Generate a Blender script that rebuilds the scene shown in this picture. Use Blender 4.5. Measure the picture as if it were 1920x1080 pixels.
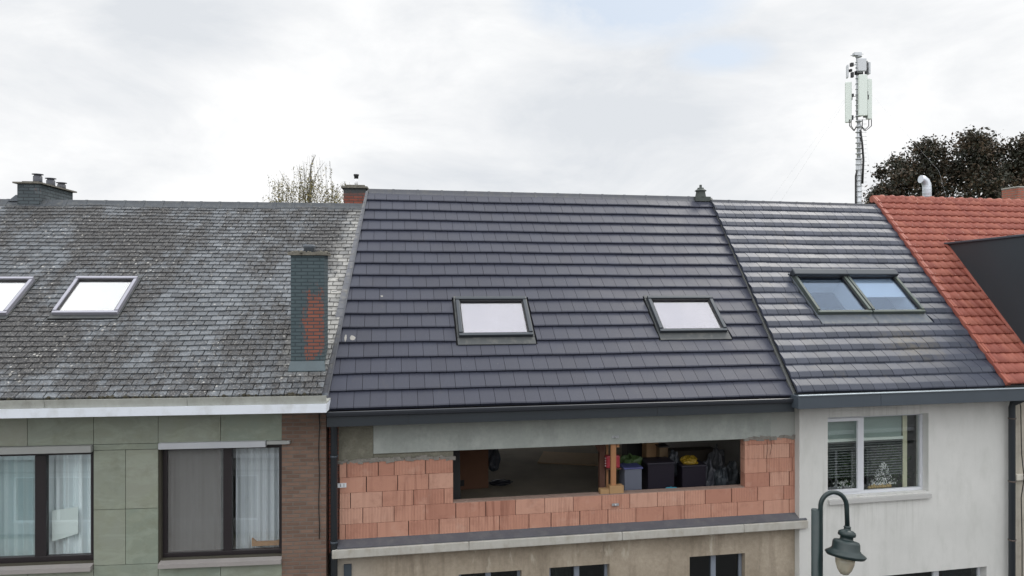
import bpy, math, random
import numpy as np
from mathutils import Vector, Matrix
random.seed(7)
R = math.radians
sc = bpy.context.scene
for o in list(bpy.data.objects): bpy.data.objects.remove(o, do_unlink=True)
COL = sc.collection

# ------------------------------------------------------------------ camera
H = 9.6                                   # drone height above the pavement
F = 1320.0                                # focal length in photo pixels (1920 wide)
cam_d = bpy.data.cameras.new('camera'); cam = bpy.data.objects.new('camera', cam_d)
COL.objects.link(cam); sc.camera = cam
cam_d.sensor_width = 36; cam_d.lens = 36 * F / 1920
cam_d.clip_start = 0.1; cam_d.clip_end = 3000
cam.location = (0, 0, H); cam.rotation_euler = (R(90), 0, 0)

# ------------------------------------------------------------------ light
SUN_DIR = Vector((0.42, 0.52, 0.74)).normalized()
SUN_EL = math.asin(SUN_DIR.z); SUN_AZ = math.atan2(SUN_DIR.x, SUN_DIR.y)
sun_d = bpy.data.lights.new('sun', 'SUN'); sun = bpy.data.objects.new('sun', sun_d); COL.objects.link(sun)
sun_d.energy = 1.1; sun_d.angle = R(16); sun_d.color = (1.0, 0.96, 0.9)
sun.rotation_euler = SUN_DIR.to_track_quat('Z', 'Y').to_euler(); sun.location = (5, 5, 30)

class NT:
    """small helper around a node tree"""
    def __init__(s, tree): s.t = tree; s.n = tree.nodes; s.l = tree.links
    def node(s, typ, ins=None, **kw):
        n = s.n.new(typ)
        for k, v in kw.items(): setattr(n, k, v)
        if ins:
            for k, v in ins.items():
                if v is None: continue
                sock = n.inputs[k]
                if isinstance(v, bpy.types.NodeSocket): s.l.new(v, sock)
                elif isinstance(v, (tuple, list)) and len(v) == 3 and sock.type == 'RGBA': sock.default_value = (*v, 1)
                else: sock.default_value = v
        return n
    def math(s, op, a, b=None, c=None, clamp=False):
        n = s.node('ShaderNodeMath', {0: a, 1: b, 2: c}, operation=op, use_clamp=clamp); return n.outputs[0]
    def mix(s, fac, a, b, mode='MIX'):
        n = s.node('ShaderNodeMix', data_type='RGBA', blend_type=mode)
        for i, v in ((0, fac), (6, a), (7, b)):
            if isinstance(v, bpy.types.NodeSocket): s.l.new(v, n.inputs[i])
            elif isinstance(v, (tuple, list)): n.inputs[i].default_value = (*v[:3], 1)
            else: n.inputs[i].default_value = v
        return n.outputs[2]
    def noise(s, vec, scale, detail=4, rough=0.55, dist=0.0):
        n = s.node('ShaderNodeTexNoise', {'Vector': vec, 'Scale': scale, 'Detail': detail, 'Roughness': rough, 'Distortion': dist})
        return n.outputs['Fac']
    def ramp(s, fac, stops, interp='LINEAR'):
        n = s.node('ShaderNodeValToRGB', {0: fac}); r = n.color_ramp; r.interpolation = interp
        while len(r.elements) < len(stops): r.elements.new(0.5)
        for e, (p, c) in zip(r.elements, stops):
            e.position = p; e.color = (c, c, c, 1) if isinstance(c, (int, float)) else (*c, 1)
        return n.outputs[0]
    def mapping(s, vec, scale=(1, 1, 1), loc=(0, 0, 0), rot=(0, 0, 0)):
        return s.node('ShaderNodeMapping', {'Vector': vec, 'Scale': scale, 'Location': loc, 'Rotation': rot}).outputs[0]
    def sep(s, vec): return s.node('ShaderNodeSeparateXYZ', {0: vec}).outputs

# ------------------------------------------------------------------ world: broken overcast
world = bpy.data.worlds.new('World'); sc.world = world; world.use_nodes = True
W = NT(world.node_tree); W.n.clear()
tc = W.node('ShaderNodeTexCoord').outputs['Generated']
sky = W.node('ShaderNodeTexSky', sky_type='NISHITA', sun_disc=False, sun_elevation=SUN_EL, sun_rotation=SUN_AZ, air_density=1.0, dust_density=2.0)
sx, sy, sz = W.sep(tc)
el = W.math('ARCSINE', sz)                                    # elevation
az = W.math('ARCTAN2', sx, sy)                                # azimuth from +Y
pv = W.node('ShaderNodeCombineXYZ', {0: az, 1: W.math('MULTIPLY', el, 2.6), 2: 0.0}).outputs[0]
big = W.noise(W.mapping(tc, (2.1, 2.1, 5.0), (3.1, 0.4, 1.7)), 1.0, 6, 0.55, 0.25)
fine = W.noise(W.mapping(tc, (5, 5, 13), (0.3, 1.4, 2.7)), 1.0, 7, 0.6, 0.3)
def blob(a, e, wa, we, gain, rot=0.0):
    """soft cloud mass at azimuth a, elevation e (degrees)"""
    m = W.mapping(W.node('ShaderNodeCombineXYZ', {0: az, 1: el, 2: 0.0}).outputs[0], loc=(-R(a), -R(e), 0))
    m = W.mapping(m, rot=(0, 0, R(rot)))
    m = W.mapping(m, (1 / R(wa), 1 / R(we), 1))
    d = W.node('ShaderNodeVectorMath', {0: m}, operation='LENGTH').outputs['Value']
    return W.math('MULTIPLY', W.math('SMOOTH_MIN', W.math('MAXIMUM', W.math('SUBTRACT', 1.0, d), 0.0), 1.0, 0.1), gain)
mid_ = W.noise(W.mapping(tc, (4.2, 4.2, 9.5), (1.3, 6.4, 0.7)), 1.0, 8, 0.62, 0.5)
dens = W.math('ADD', W.math('MULTIPLY', big, 0.8), W.math('ADD', W.math('MULTIPLY', mid_, 0.95), W.math('MULTIPLY', fine, 0.35)))
dens = W.math('SUBTRACT', dens, 0.41)
for args in ((-28, 18, 14, 8, 0.26, 0), (9, 14, 19, 10, 0.24, -12), (-18, 12, 8, 9, -0.30, 30), (-15, 5.5, 22, 4, -0.25, 0),
             (24, 12, 9, 9, -0.25, 0), (-3, 9, 14, 2.2, 0.22, 0), (5, 4.5, 30, 2.0, 0.10, 0), (-28, 3.5, 6, 2.5, 0.25, 0), (14, 5.5, 14, 1.5, -0.2, 3)):
    dens = W.math('ADD', dens, blob(*args))
shade = W.ramp(dens, [(0.0, (1.10, 1.10, 1.10)), (0.50, (1.02, 1.025, 1.03)), (0.72, (0.895, 0.91, 0.93)), (1.0, (0.76, 0.79, 0.83))])
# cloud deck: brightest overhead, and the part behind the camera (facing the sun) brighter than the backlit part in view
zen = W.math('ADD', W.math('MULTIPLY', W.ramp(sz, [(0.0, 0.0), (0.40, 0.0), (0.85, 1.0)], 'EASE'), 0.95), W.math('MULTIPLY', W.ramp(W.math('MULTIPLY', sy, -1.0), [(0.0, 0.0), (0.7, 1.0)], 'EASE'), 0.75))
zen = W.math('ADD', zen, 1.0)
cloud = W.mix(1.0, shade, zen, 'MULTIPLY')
# thin blue openings between clouds
hole = W.math('ADD', blob(10.0, 23.0, 12, 5.0, 2.6, 0), W.math('ADD', blob(16.5, 17.5, 5, 1.8, 1.5, 0), blob(-50, 40, 20, 14, 1.2, 0)))
hole = W.math('MULTIPLY', hole, W.ramp(W.noise(W.mapping(tc, (4, 4, 10), (1, 2, 0)), 1.0, 6, 0.6, 0.3), [(0.35, 0.35), (0.6, 1.0)]))
hole = W.ramp(hole, [(0.10, 0.0), (0.8, 0.95)])
skyb = W.node('ShaderNodeBackground', {'Color': sky.outputs[0], 'Strength': 0.11})
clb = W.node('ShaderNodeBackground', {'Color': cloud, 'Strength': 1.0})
pale = W.node('ShaderNodeBackground', {'Color': (0.76, 0.85, 0.95), 'Strength': 1.0})
thin = W.node('ShaderNodeMixShader', {0: 0.3, 1: pale.outputs[0], 2: skyb.outputs[0]})
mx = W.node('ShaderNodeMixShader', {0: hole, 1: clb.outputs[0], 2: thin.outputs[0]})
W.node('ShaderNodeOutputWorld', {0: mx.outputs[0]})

vs = sc.view_settings
vs.view_transform = 'Standard'; vs.look = 'None'; vs.exposure = 0.0; vs.gamma = 1.0; vs.use_curve_mapping = False
sc.render.engine = 'CYCLES'
sc.cycles.max_bounces = 6; sc.cycles.transparent_max_bounces = 12

# ------------------------------------------------------------------ mesh helpers
class MB:
    """collects faces, builds ONE mesh object"""
    def __init__(s): s.v = []; s.f = []; s.r = []; s.sm = []
    def face(s, pts, r=0.5, sm=False):
        b = len(s.v); s.v += [tuple(p) for p in pts]; s.f.append(tuple(range(b, b + len(pts)))); s.r.append(r); s.sm.append(sm)
    def hexa(s, p, r=0.5, skip=()):
        """p: 4 bottom then 4 top points (same winding, ccw seen from top)"""
        b = len(s.v); s.v += [tuple(q) for q in p]
        for i, q in enumerate(((3, 2, 1, 0), (4, 5, 6, 7), (0, 1, 5, 4), (1, 2, 6, 5), (2, 3, 7, 6), (3, 0, 4, 7))):
            if i in skip: continue
            s.f.append(tuple(b + k for k in q)); s.r.append(r); s.sm.append(False)
    def box(s, x0, x1, y0, y1, z0, z1, r=0.5, skip=()):
        if x0 > x1: x0, x1 = x1, x0
        if y0 > y1: y0, y1 = y1, y0
        if z0 > z1: z0, z1 = z1, z0
        s.hexa([(x0, y0, z0), (x1, y0, z0), (x1, y1, z0), (x0, y1, z0), (x0, y0, z1), (x1, y0, z1), (x1, y1, z1), (x0, y1, z1)], r, skip)
    def obox(s, c, size, rot=(0, 0, 0), r=0.5):
        from mathutils import Euler
        m = Euler(rot).to_matrix(); c = Vector(c); hx, hy, hz = [k / 2 for k in size]
        pts = [c + m @ Vector(q) for q in ((-hx, -hy, -hz), (hx, -hy, -hz), (hx, hy, -hz), (-hx, hy, -hz), (-hx, -hy, hz), (hx, -hy, hz), (hx, hy, hz), (-hx, hy, hz))]
        s.hexa(pts, r)
    def tube(s, pts, rad, n=10, r=0.5, caps=True):
        pts = [Vector(p) for p in pts]; rads = rad if isinstance(rad, (list, tuple)) else [rad] * len(pts)
        base = len(s.v); ref = None
        for i, p in enumerate(pts):
            t = (pts[min(i + 1, len(pts) - 1)] - pts[max(i - 1, 0)]).normalized()
            if ref is None: ref = t.orthogonal().normalized()
            ref = (ref - t * ref.dot(t)).normalized(); bi = t.cross(ref)
            for k in range(n):
                a = 2 * math.pi * k / n; s.v.append(tuple(p + (ref * math.cos(a) + bi * math.sin(a)) * rads[i]))
        for i in range(len(pts) - 1):
            for k in range(n):
                a = base + i * n + k; b = base + i * n + (k + 1) % n
                s.f.append((a, b, b + n, a + n)); s.r.append(r); s.sm.append(True)
        if caps:
            s.f.append(tuple(base + k for k in range(n))[::-1]); s.r.append(r); s.sm.append(False)
            e = base + (len(pts) - 1) * n; s.f.append(tuple(e + k for k in range(n))); s.r.append(r); s.sm.append(False)
    def lathe(s, c, prof, n=20, r=0.5):
        base = len(s.v)
        for (rr, z) in prof:
            for k in range(n):
                a = 2 * math.pi * k / n; s.v.append((c[0] + rr * math.cos(a), c[1] + rr * math.sin(a), c[2] + z))
        for i in range(len(prof) - 1):
            for k in range(n):
                a = base + i * n + k; b = base + i * n + (k + 1) % n
                s.f.append((a, b, b + n, a + n)); s.r.append(r); s.sm.append(True)
        s.f.append(tuple(base + k for k in range(n))[::-1]); s.r.append(r); s.sm.append(False)
        e = base + (len(prof) - 1) * n; s.f.append(tuple(e + k for k in range(n))); s.r.append(r); s.sm.append(False)
    def extrude(s, poly, vec, r=0.5):
        """closed polygon extruded by vec"""
        vec = Vector(vec); a = [Vector(p) for p in poly]; b = [p + vec for p in a]; n = len(a)
        s.face(a[::-1], r); s.face(b, r)
        for i in range(n): s.face([a[i], a[(i + 1) % n], b[(i + 1) % n], b[i]], r)
    def build(s, name, mat, parent=None, bevel=0, loc=None, rotz=0, segs=2, fix=False):
        me = bpy.data.meshes.new(name); me.from_pydata(s.v, [], s.f); me.update()
        a = me.attributes.new('rnd', 'FLOAT', 'FACE'); a.data.foreach_set('value', np.array(s.r, dtype=np.float32))
        me.polygons.foreach_set('use_smooth', np.array(s.sm, dtype=bool))
        if fix:
            import bmesh
            bm = bmesh.new(); bm.from_mesh(me); bmesh.ops.recalc_face_normals(bm, faces=bm.faces); bm.to_mesh(me); bm.free()
        me.materials.append(mat); o = bpy.data.objects.new(name, me); COL.objects.link(o)
        if parent is not None: o.parent = parent
        if loc is not None: o.location = loc
        if rotz: o.rotation_euler.z = rotz
        if bevel:
            m = o.modifiers.new('bevel', 'BEVEL'); m.width = bevel; m.segments = segs; m.limit_method = 'ANGLE'
        return o

def tag(o, label=None, cat=None, group=None, kind=None):
    for k, v in (('label', label), ('category', cat), ('group', group), ('kind', kind)):
        if v: o[k] = v
    return o
def empty(name, loc, rz=0.0, label=None, cat=None, group=None):
    o = bpy.data.objects.new(name, None); COL.objects.link(o); o.location = loc; o.rotation_euler.z = rz
    o.empty_display_size = 0.3
    return tag(o, label, cat, group)
def copy_tree(o, parent=None):
    c = o.copy(); COL.objects.link(c); c.parent = parent
    for ch in [x for x in bpy.data.objects if x.parent == o]: copy_tree(ch, c)
    return c

class Frame:
    """vertical facade plane: s along the street, d inwards (negative = towards the street), z up"""
    def __init__(s, x, y, deg): s.x = x; s.y = y; s.th = R(deg); s.c = math.cos(s.th); s.sn = math.sin(s.th)
    def world(s, p): return Vector((s.x + p[0] * s.c - p[1] * s.sn, s.y + p[0] * s.sn + p[1] * s.c, p[2]))
    def at(s, px, py, d=0.0):
        a = (px - 960) / F; b = (540 - py) / F
        q = (a * s.y + a * d * s.c - s.x + d * s.sn) / (s.c - a * s.sn)
        Y = s.y + q * s.sn + d * s.c
        return q, H + b * Y
    def s_(s, px, d=0.0): return s.at(px, 540, d)[0]
    def z_(s, px, py, d=0.0): return s.at(px, py, d)[1]
class Roof:
    """pitched plane in a facade frame: s along eave, t up the slope, h above the plane"""
    def __init__(s, fr, dE, zE, pitch): s.fr = fr; s.dE = dE; s.zE = zE; s.p = R(pitch); s.cp = math.cos(s.p); s.sp = math.sin(s.p)
    def P(s, q, t, h=0.0): return (q, s.dE + t * s.cp - h * s.sp, s.zE + t * s.sp + h * s.cp)
    def at(s, px, py, h=0.0):
        fr = s.fr; ray = Vector(((px - 960) / F, 1, (540 - py) / F)); cx, cy = -fr.x, -fr.y
        o = Vector((cx * fr.c + cy * fr.sn, -cx * fr.sn + cy * fr.c, H)); dl = Vector((ray.x * fr.c + ray.y * fr.sn, -ray.x * fr.sn + ray.y * fr.c, ray.z))
        n = Vector((0, -s.sp, s.cp)); p0 = Vector(s.P(0, 0, h)); k = (p0 - o).dot(n) / dl.dot(n); p = o + dl * k
        return p.x, (p - p0).dot(Vector((0, s.cp, s.sp)))

# ------------------------------------------------------------------ materials
def mat(name, base=(0.5, 0.5, 0.5), rough=0.6, metal=0.0, spec=0.5):
    m = bpy.data.materials.new(name); m.use_nodes = True; t = NT(m.node_tree)
    b = t.n['Principled BSDF']; b.inputs['Base Color'].default_value = (*base, 1); b.inputs['Roughness'].default_value = rough
    b.inputs['Metallic'].default_value = metal; b.inputs['Specular IOR Level'].default_value = spec
    t.b = b; t.m = m; t.oc = t.node('ShaderNodeTexCoord').outputs['Object']
    return t
def rnd(t): return t.node('ShaderNodeAttribute', attribute_name='rnd').outputs['Fac']
def setc(t, col): t.l.new(col, t.b.inputs['Base Color']); return t
def bump(t, h, dist=0.01, strength=0.6):
    n = t.node('ShaderNodeBump', {'Height': h, 'Distance': dist, 'Strength': strength}); t.l.new(n.outputs[0], t.b.inputs['Normal'])
def weathered(name, base, var=0.25, scale=3.0, rough=0.7, metal=0.0, dirt=None, bumpd=0.0, spec=0.5, streak=0.0):
    t = mat(name, base, rough, metal, spec)
    n1 = t.noise(t.oc, scale, 6, 0.6); n2 = t.noise(t.oc, scale * 9, 4, 0.6)
    k = t.math('MULTIPLY_ADD', n1, 2 * var, t.math('MULTIPLY_ADD', n2, var, 1 - 1.5 * var))
    c = t.mix(1.0, base, k, 'MULTIPLY')
    if dirt:
        c = t.mix(t.ramp(t.noise(t.mapping(t.oc, (1, 1, 0.7)), scale * 1.7, 7, 0.65), [(0.5, 0.0), (0.72, 0.75)]), c, dirt)
    if streak:
        sn_ = t.noise(t.mapping(t.oc, (9, 9, 0.6)), 1.0, 5, 0.6)
        c = t.mix(t.ramp(sn_, [(0.45, 0.0), (0.75, streak)]), c, dirt or (0.1, 0.1, 0.09))
    setc(t, c)
    if bumpd: bump(t, n2, bumpd, 0.7)
    return t

# slates: old, mottled grey with lichen and moss
def slate_mat():
    t = mat('old_slate', rough=0.55); r = rnd(t)
    n = t.noise(t.oc, 60, 3, 0.6)
    c = t.ramp(r, [(0.0, (0.052, 0.058, 0.066)), (0.5, (0.088, 0.099, 0.112)), (1.0, (0.128, 0.142, 0.158))])
    c = t.mix(0.35, c, t.mix(1.0, c, t.ramp(n, [(0.3, 0.3), (0.7, 1.7)]), 'MULTIPLY'))
    # dark lichen and moss in big diagonal patches, broken into small crusts
    zone = t.noise(t.mapping(t.oc, (1.15, 0.5, 0.5), (5.2, 1, 0), (0, 0, 0.25)), 1.0, 7, 0.7)
    crust = t.math('ADD', t.math('MULTIPLY', t.noise(t.oc, 21, 7, 0.72), .55), t.math('MULTIPLY', t.noise(t.oc, 5.5, 6, 0.7), .45))
    m = t.math('ADD', t.math('MULTIPLY', zone, 1.3), t.math('MULTIPLY', crust, 1.2))
    X_, Y_, Z_ = t.sep(t.oc)                                          # moss is thickest below the skylight and along the left
    def bump_at(x0, z0, rx, rz, g_): return t.math('MULTIPLY', t.math('MAXIMUM', t.math('SUBTRACT', 1.0, t.math('ADD', t.math('POWER', t.math('ABSOLUTE', t.math('DIVIDE', t.math('SUBTRACT', X_, x0), rx)), 2.0), t.math('POWER', t.math('ABSOLUTE', t.math('DIVIDE', t.math('SUBTRACT', Z_, z0), rz)), 2.0))), 0.0), g_)
    m = t.math('ADD', m, t.math('ADD', bump_at(-4.8, 8.75, 1.3, .55, .20), t.math('ADD', bump_at(-1.9, 9.4, 1.3, 1.2, -.13), bump_at(-3.5, 10.6, 1.0, .8, .12))))
    mk = t.math('MULTIPLY_ADD', m, 5.5, -6.15, clamp=True)
    c = t.mix(t.math('MULTIPLY', mk, 0.85), c, t.ramp(t.noise(t.oc, 33, 3), [(0.36, (0.018, 0.018, 0.020)), (0.58, (0.050, 0.047, 0.045)), (0.72, (0.125, 0.115, 0.105))]))
    # pale lichen dots
    v = t.node('ShaderNodeTexVoronoi', {'Vector': t.oc, 'Scale': 15.0, 'Randomness': 1.0}, feature='F1')
    lum = t.sep(v.outputs['Color'])[0]
    dot = t.math('LESS_THAN', v.outputs['Distance'], t.math('MULTIPLY', t.math('SUBTRACT', lum, 0.45), 0.60))
    dot = t.math('MULTIPLY', dot, t.ramp(t.noise(t.mapping(t.oc, loc=(5, 2, 1)), 1.4, 4, .6), [(0.47, 0.0), (0.6, 1.0)]))
    c = t.mix(t.math('MULTIPLY', dot, 0.7), c, (0.46, 0.45, 0.42))
    v2 = t.noise(t.oc, 45, 2, 0.5)
    c = t.mix(t.math('MULTIPLY', t.ramp(v2, [(0.58, 0.0), (0.68, 1.0)]), 0.45), c, (0.36, 0.35, 0.33))
    # bleached strip by the party wall
    x, y, z = t.sep(t.oc)
    edge = t.math('MULTIPLY_ADD', y, -0.155, x)                       # follows the skewed party wall
    e = t.math('ADD', edge, t.math('MULTIPLY', t.noise(t.oc, 1.6, 6, 0.7), 0.95))
    strip = t.math('MULTIPLY_ADD', e, 3.4, 1.25, clamp=True)
    strip = t.math('MULTIPLY', strip, t.ramp(t.noise(t.oc, 7, 6, 0.75), [(0.36, 0.0), (0.48, 1.0)]))
    strip = t.math('MULTIPLY', strip, t.math('MULTIPLY_ADD', z, 1.6, -1.6 * 8.15, clamp=True))
    c = t.mix(t.math('MULTIPLY', strip, 0.8), c, t.mix(r, (0.22, 0.22, 0.215), (0.46, 0.45, 0.42)))
    setc(t, c)
    t.l.new(t.math('MULTIPLY_ADD', mk, 0.35, 0.45), t.b.inputs['Roughness'])
    bump(t, crust, 0.012, 0.8)
    return t.m
def tile_mat(name, lo, hi, rough, stain=(0.10, 0.085, 0.065), amt=0.25, spec=0.5, spot=None):
    t = mat(name, rough=rough, spec=spec); r = rnd(t)
    c = t.mix(r, lo, hi)
    n = t.noise(t.oc, 1.2, 6, 0.6); n2 = t.noise(t.oc, 90, 2)
    c = t.mix(1.0, c, t.math('MULTIPLY_ADD', n, 0.5, t.math('MULTIPLY_ADD', n2, 0.3, 0.6)), 'MULTIPLY')
    sp = t.ramp(t.noise(t.mapping(t.oc, (1, 0.7, 0.7), (7, 3, 1)), 2.2, 7, 0.7), [(0.6, 0.0), (0.74, amt)])
    c = t.mix(sp, c, stain)
    if spot:
        X_, Y_, Z_ = t.sep(t.oc); q = t.math('ADD', t.math('POWER', t.math('ABSOLUTE', t.math('DIVIDE', t.math('SUBTRACT', X_, spot[0]), spot[2])), 2.0), t.math('POWER', t.math('ABSOLUTE', t.math('DIVIDE', t.math('SUBTRACT', Z_, spot[1]), spot[3])), 2.0))
        q = t.math('MULTIPLY', t.math('SUBTRACT', 1.0, q, clamp=True), t.ramp(t.noise(t.oc, 6, 7, .75), [(.40, 0.0), (.58, .9)])); c = t.mix(q, c, (.075, .068, .058))
    sp2 = t.ramp(t.noise(t.oc, 26, 2, 0.5), [(0.76, 0.0), (0.8, 0.5)])
    c = t.mix(sp2, c, (0.3, 0.29, 0.26))
    setc(t, c); t.l.new(t.math('MULTIPLY_ADD', n, 0.25, rough - 0.12), t.b.inputs['Roughness'])
    bump(t, n2, 0.003, 0.5)
    return t.m
def pantile_mat():
    t = mat('clay_pantile', rough=0.62); r = rnd(t)
    c = t.ramp(r, [(0.0, (0.235, 0.062, 0.043)), (0.5, (0.275, 0.077, 0.052)), (1.0, (0.325, 0.104, 0.069))])
    n = t.noise(t.oc, 7, 6, 0.65)
    c = t.mix(t.ramp(n, [(0.5, 0.0), (0.8, 0.35)]), c, (0.21, 0.06, 0.042))
    setc(t, c); bump(t, t.noise(t.oc, 120, 2), 0.003, 0.5); return t.m
def brick_mat(name, c1, c2, mortar, bw, bh, var=0.5, extra=None, rough=0.85, plane='xz'):
    t = mat(name, rough=rough); x, y, z = t.sep(t.oc)
    u = t.math('ADD', x, y)
    vec = t.node('ShaderNodeCombineXYZ', {0: u, 1: z, 2: 0.0}).outputs[0]
    b = t.node('ShaderNodeTexBrick', {'Vector': vec, 'Color1': c1, 'Color2': c2, 'Mortar': mortar, 'Scale': 1.0,
               'Mortar Size': 0.009, 'Mortar Smooth': 0.2, 'Bias': 0.0, 'Brick Width': bw, 'Row Height': bh})
    n = t.noise(t.oc, 2.5, 7, 0.65)
    c = t.mix(1.0, b.outputs[0], t.math('MULTIPLY_ADD', n, 2 * var, 1 - var), 'MULTIPLY')
    t.brick = b; t.col = c
    if extra: c = extra(t, c, x, y, z)
    setc(t, c); bump(t, t.math('ADD', t.math('MULTIPLY', b.outputs['Fac'], -1.0), t.math('MULTIPLY', t.noise(t.oc, 60, 3), 0.4)), 0.008, 0.8)
    return t.m
def block_mat():
    t = mat('clay_block', rough=0.88); r = rnd(t); x, y, z = t.sep(t.oc)
    c = t.ramp(r, [(0.0, (0.385, 0.185, 0.130)), (0.35, (0.425, 0.213, 0.150)), (0.75, (0.465, 0.245, 0.175)), (1.0, (0.50, 0.29, 0.215))])
    rib = t.math('SINE', t.math('MULTIPLY', x, 2 * math.pi / 0.048))
    ribbed = t.math('GREATER_THAN', t.math('FRACT', t.math('MULTIPLY', r, 7.31)), 0.45)
    ribn = t.math('MULTIPLY', t.math('MULTIPLY', rib, ribbed), t.ramp(t.noise(t.oc, 5, 3), [(0.35, 0.3), (0.6, 1.0)]))
    c = t.mix(1.0, c, t.math('MULTIPLY_ADD', ribn, 0.085, 1.04), 'MULTIPLY')
    n = t.noise(t.oc, 3.0, 7, 0.7)
    c = t.mix(t.ramp(n, [(0.5, 0.0), (0.72, 0.5)]), c, (0.24, 0.10, 0.07))
    n2 = t.noise(t.mapping(t.oc, loc=(3, 3, 3)), 4.0, 5, 0.6)
    c = t.mix(t.ramp(n2, [(0.56, 0.0), (0.76, 0.45)]), c, (0.55, 0.37, 0.29))
    # damp runs below the sill on the right
    st = t.math('MULTIPLY', t.ramp(t.noise(t.mapping(t.oc, (11, 11, 0.9)), 1.0, 3), [(0.5, 0.0), (0.62, 0.7)]), t.math('MULTIPLY', t.math('MULTIPLY', t.ramp(x, [(0.0, 0.0), (1.0, 1.0)]), t.ramp(t.noise(t.mapping(t.oc, (.9, 0, .6), (9, 1, 2)), 1.0, 3), [(0.45, 0.0), (0.6, 1.0)])), 0.7))
    c = t.mix(st, c, (0.17, 0.062, 0.040))
    setc(t, c); bump(t, t.math('ADD', t.math('MULTIPLY', ribn, 0.5), t.noise(t.oc, 80, 3)), 0.005, 0.8)
    return t.m
def glass_mat(name, tint=(0.9, 0.95, 0.95), ior=1.5, reflect=0.0, trans=True, rough=0.0, refl_col=(1, 1, 1)):
    """window glass: clear with fresnel reflection plus a coating that reflects a fixed share"""
    m = bpy.data.materials.new(name); m.use_nodes = True; t = NT(m.node_tree); t.n.clear()
    fc = t.node('ShaderNodeLayerWeight', {'Blend': 0.5}).outputs['Facing']
    k = t.math('ADD', t.math('MULTIPLY_ADD', t.math('POWER', fc, 5.0), 0.9, 0.045), reflect, clamp=True)
    a = t.node('ShaderNodeBsdfTransparent', {'Color': tint}); b = t.node('ShaderNodeBsdfGlossy', {'Color': refl_col, 'Roughness': rough})
    o = t.node('ShaderNodeMixShader', {0: k, 1: a.outputs[0], 2: b.outputs[0]}); t.node('ShaderNodeOutputMaterial', {0: o.outputs[0]})
    return m
M = {}
M['slate'] = slate_mat()
M['dark_tile'] = tile_mat('anthracite_tile', (0.026, 0.029, 0.047), (0.031, 0.035, 0.055), 0.52, amt=0.10, spec=0.42)
M['glossy_tile'] = tile_mat('weathered_grey_tile', (0.024, 0.030, 0.047), (0.040, 0.047, 0.070), 0.47, amt=0.5, spec=0.42, spot=(2.6, 8.55, .75, .38))
M['pantile'] = pantile_mat()
M['under'] = mat('roofing_felt', (0.012, 0.012, 0.014), 0.9).m
M['ridge_slate'] = weathered('slate_ridge', (0.050, 0.058, 0.068), 0.45, 6, 0.6, dirt=(0.11, 0.11, 0.10), bumpd=0.005).m
M['ridge_dark'] = weathered('dark_ridge', (0.060, 0.064, 0.078), 0.2, 4, 0.5, dirt=(0.09, 0.09, 0.085)).m
M['lead'] = weathered('lead_flashing', (0.085, 0.10, 0.12), 0.3, 5, 0.5, dirt=(0.15, 0.15, 0.14), bumpd=0.004).m
M['apron'] = weathered('dull_apron', (0.045, 0.050, 0.052), 0.25, 5, 0.55, dirt=(0.11, 0.11, 0.10)).m
M['lead_strip'] = weathered('party_wall_slates', (0.10, 0.105, 0.12), 0.3, 7, 0.6, dirt=(0.20, 0.19, 0.17), bumpd=0.004).m
M['fascia_dark'] = weathered('anthracite_fascia', (0.018, 0.024, 0.030), 0.12, 2, 0.5).m
M['fascia_grey'] = weathered('grey_blue_gutter', (0.052, 0.066, 0.082), 0.12, 2, 0.5).m
M['gutter_rim'] = weathered('gutter_rim', (0.40, 0.46, 0.50), 0.1, 4, 0.35, metal=0.3).m
M['white_board'] = weathered('white_fascia_board', (0.66, 0.70, 0.76), 0.06, 2, 0.45, dirt=(0.5, 0.52, 0.53)).m
M['zinc_old'] = weathered('old_zinc_gutter', (0.36, 0.37, 0.34), 0.2, 2.5, 0.6, dirt=(0.22, 0.22, 0.19), streak=0.35).m
M['sky_frame_dark'] = weathered('dark_window_cladding', (0.050, 0.058, 0.068), 0.1, 4, 0.38, metal=0.4).m
M['sky_frame_light'] = weathered('grey_window_cladding', (0.33, 0.33, 0.38), 0.1, 4, 0.35, metal=0.4).m
M['sky_frame_green'] = weathered('greenish_window_cladding', (0.075, 0.092, 0.086), 0.15, 4, 0.45, metal=0.2, dirt=(0.11, 0.13, 0.085)).m
M['gasket'] = mat('gasket', (0.02, 0.02, 0.022), 0.6).m
M['blind'] = mat('white_blind', (0.46, 0.47, 0.48), 0.8).m
M['blind_mid'] = mat('lilac_white_blind', (0.24, 0.235, 0.265), 0.8).m
M['pane_bright'] = glass_mat('reflecting_roof_glass', (0.92, 0.93, 0.92), reflect=0.26)
M['pane_blind'] = glass_mat('coated_roof_glass', (0.86, 0.85, 0.90), reflect=0.17)
M['pane_roof'] = glass_mat('clear_roof_glass', (0.80, 0.86, 0.92), reflect=0.05, refl_col=(0.70, 0.82, 1.0))
M['pane'] = glass_mat('window_glass', (0.96, 0.98, 0.98), reflect=0.02)
M['pane_dark'] = glass_mat('window_glass_dark', (0.45, 0.5, 0.5), reflect=0.03)
M['pipe_dark'] = weathered('dark_downpipe', (0.025, 0.031, 0.038), 0.1, 3, 0.45).m
M['lamp_green'] = weathered('dark_green_paint', (0.014, 0.028, 0.029), 0.15, 6, 0.42, dirt=(0.025, 0.038, 0.036)).m
M['galv'] = weathered('galvanised_steel', (0.48, 0.50, 0.52), 0.15, 5, 0.4, metal=0.6).m
M['antenna'] = mat('antenna_radome', (0.66, 0.72, 0.68), 0.5).m
M['antenna_grey'] = mat('radio_unit', (0.55, 0.57, 0.60), 0.5).m
M['black'] = mat('black_plastic', (0.015, 0.016, 0.018), 0.5).m
M['cable'] = mat('cable_black', (0.012, 0.012, 0.012), 0.6).m

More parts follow.
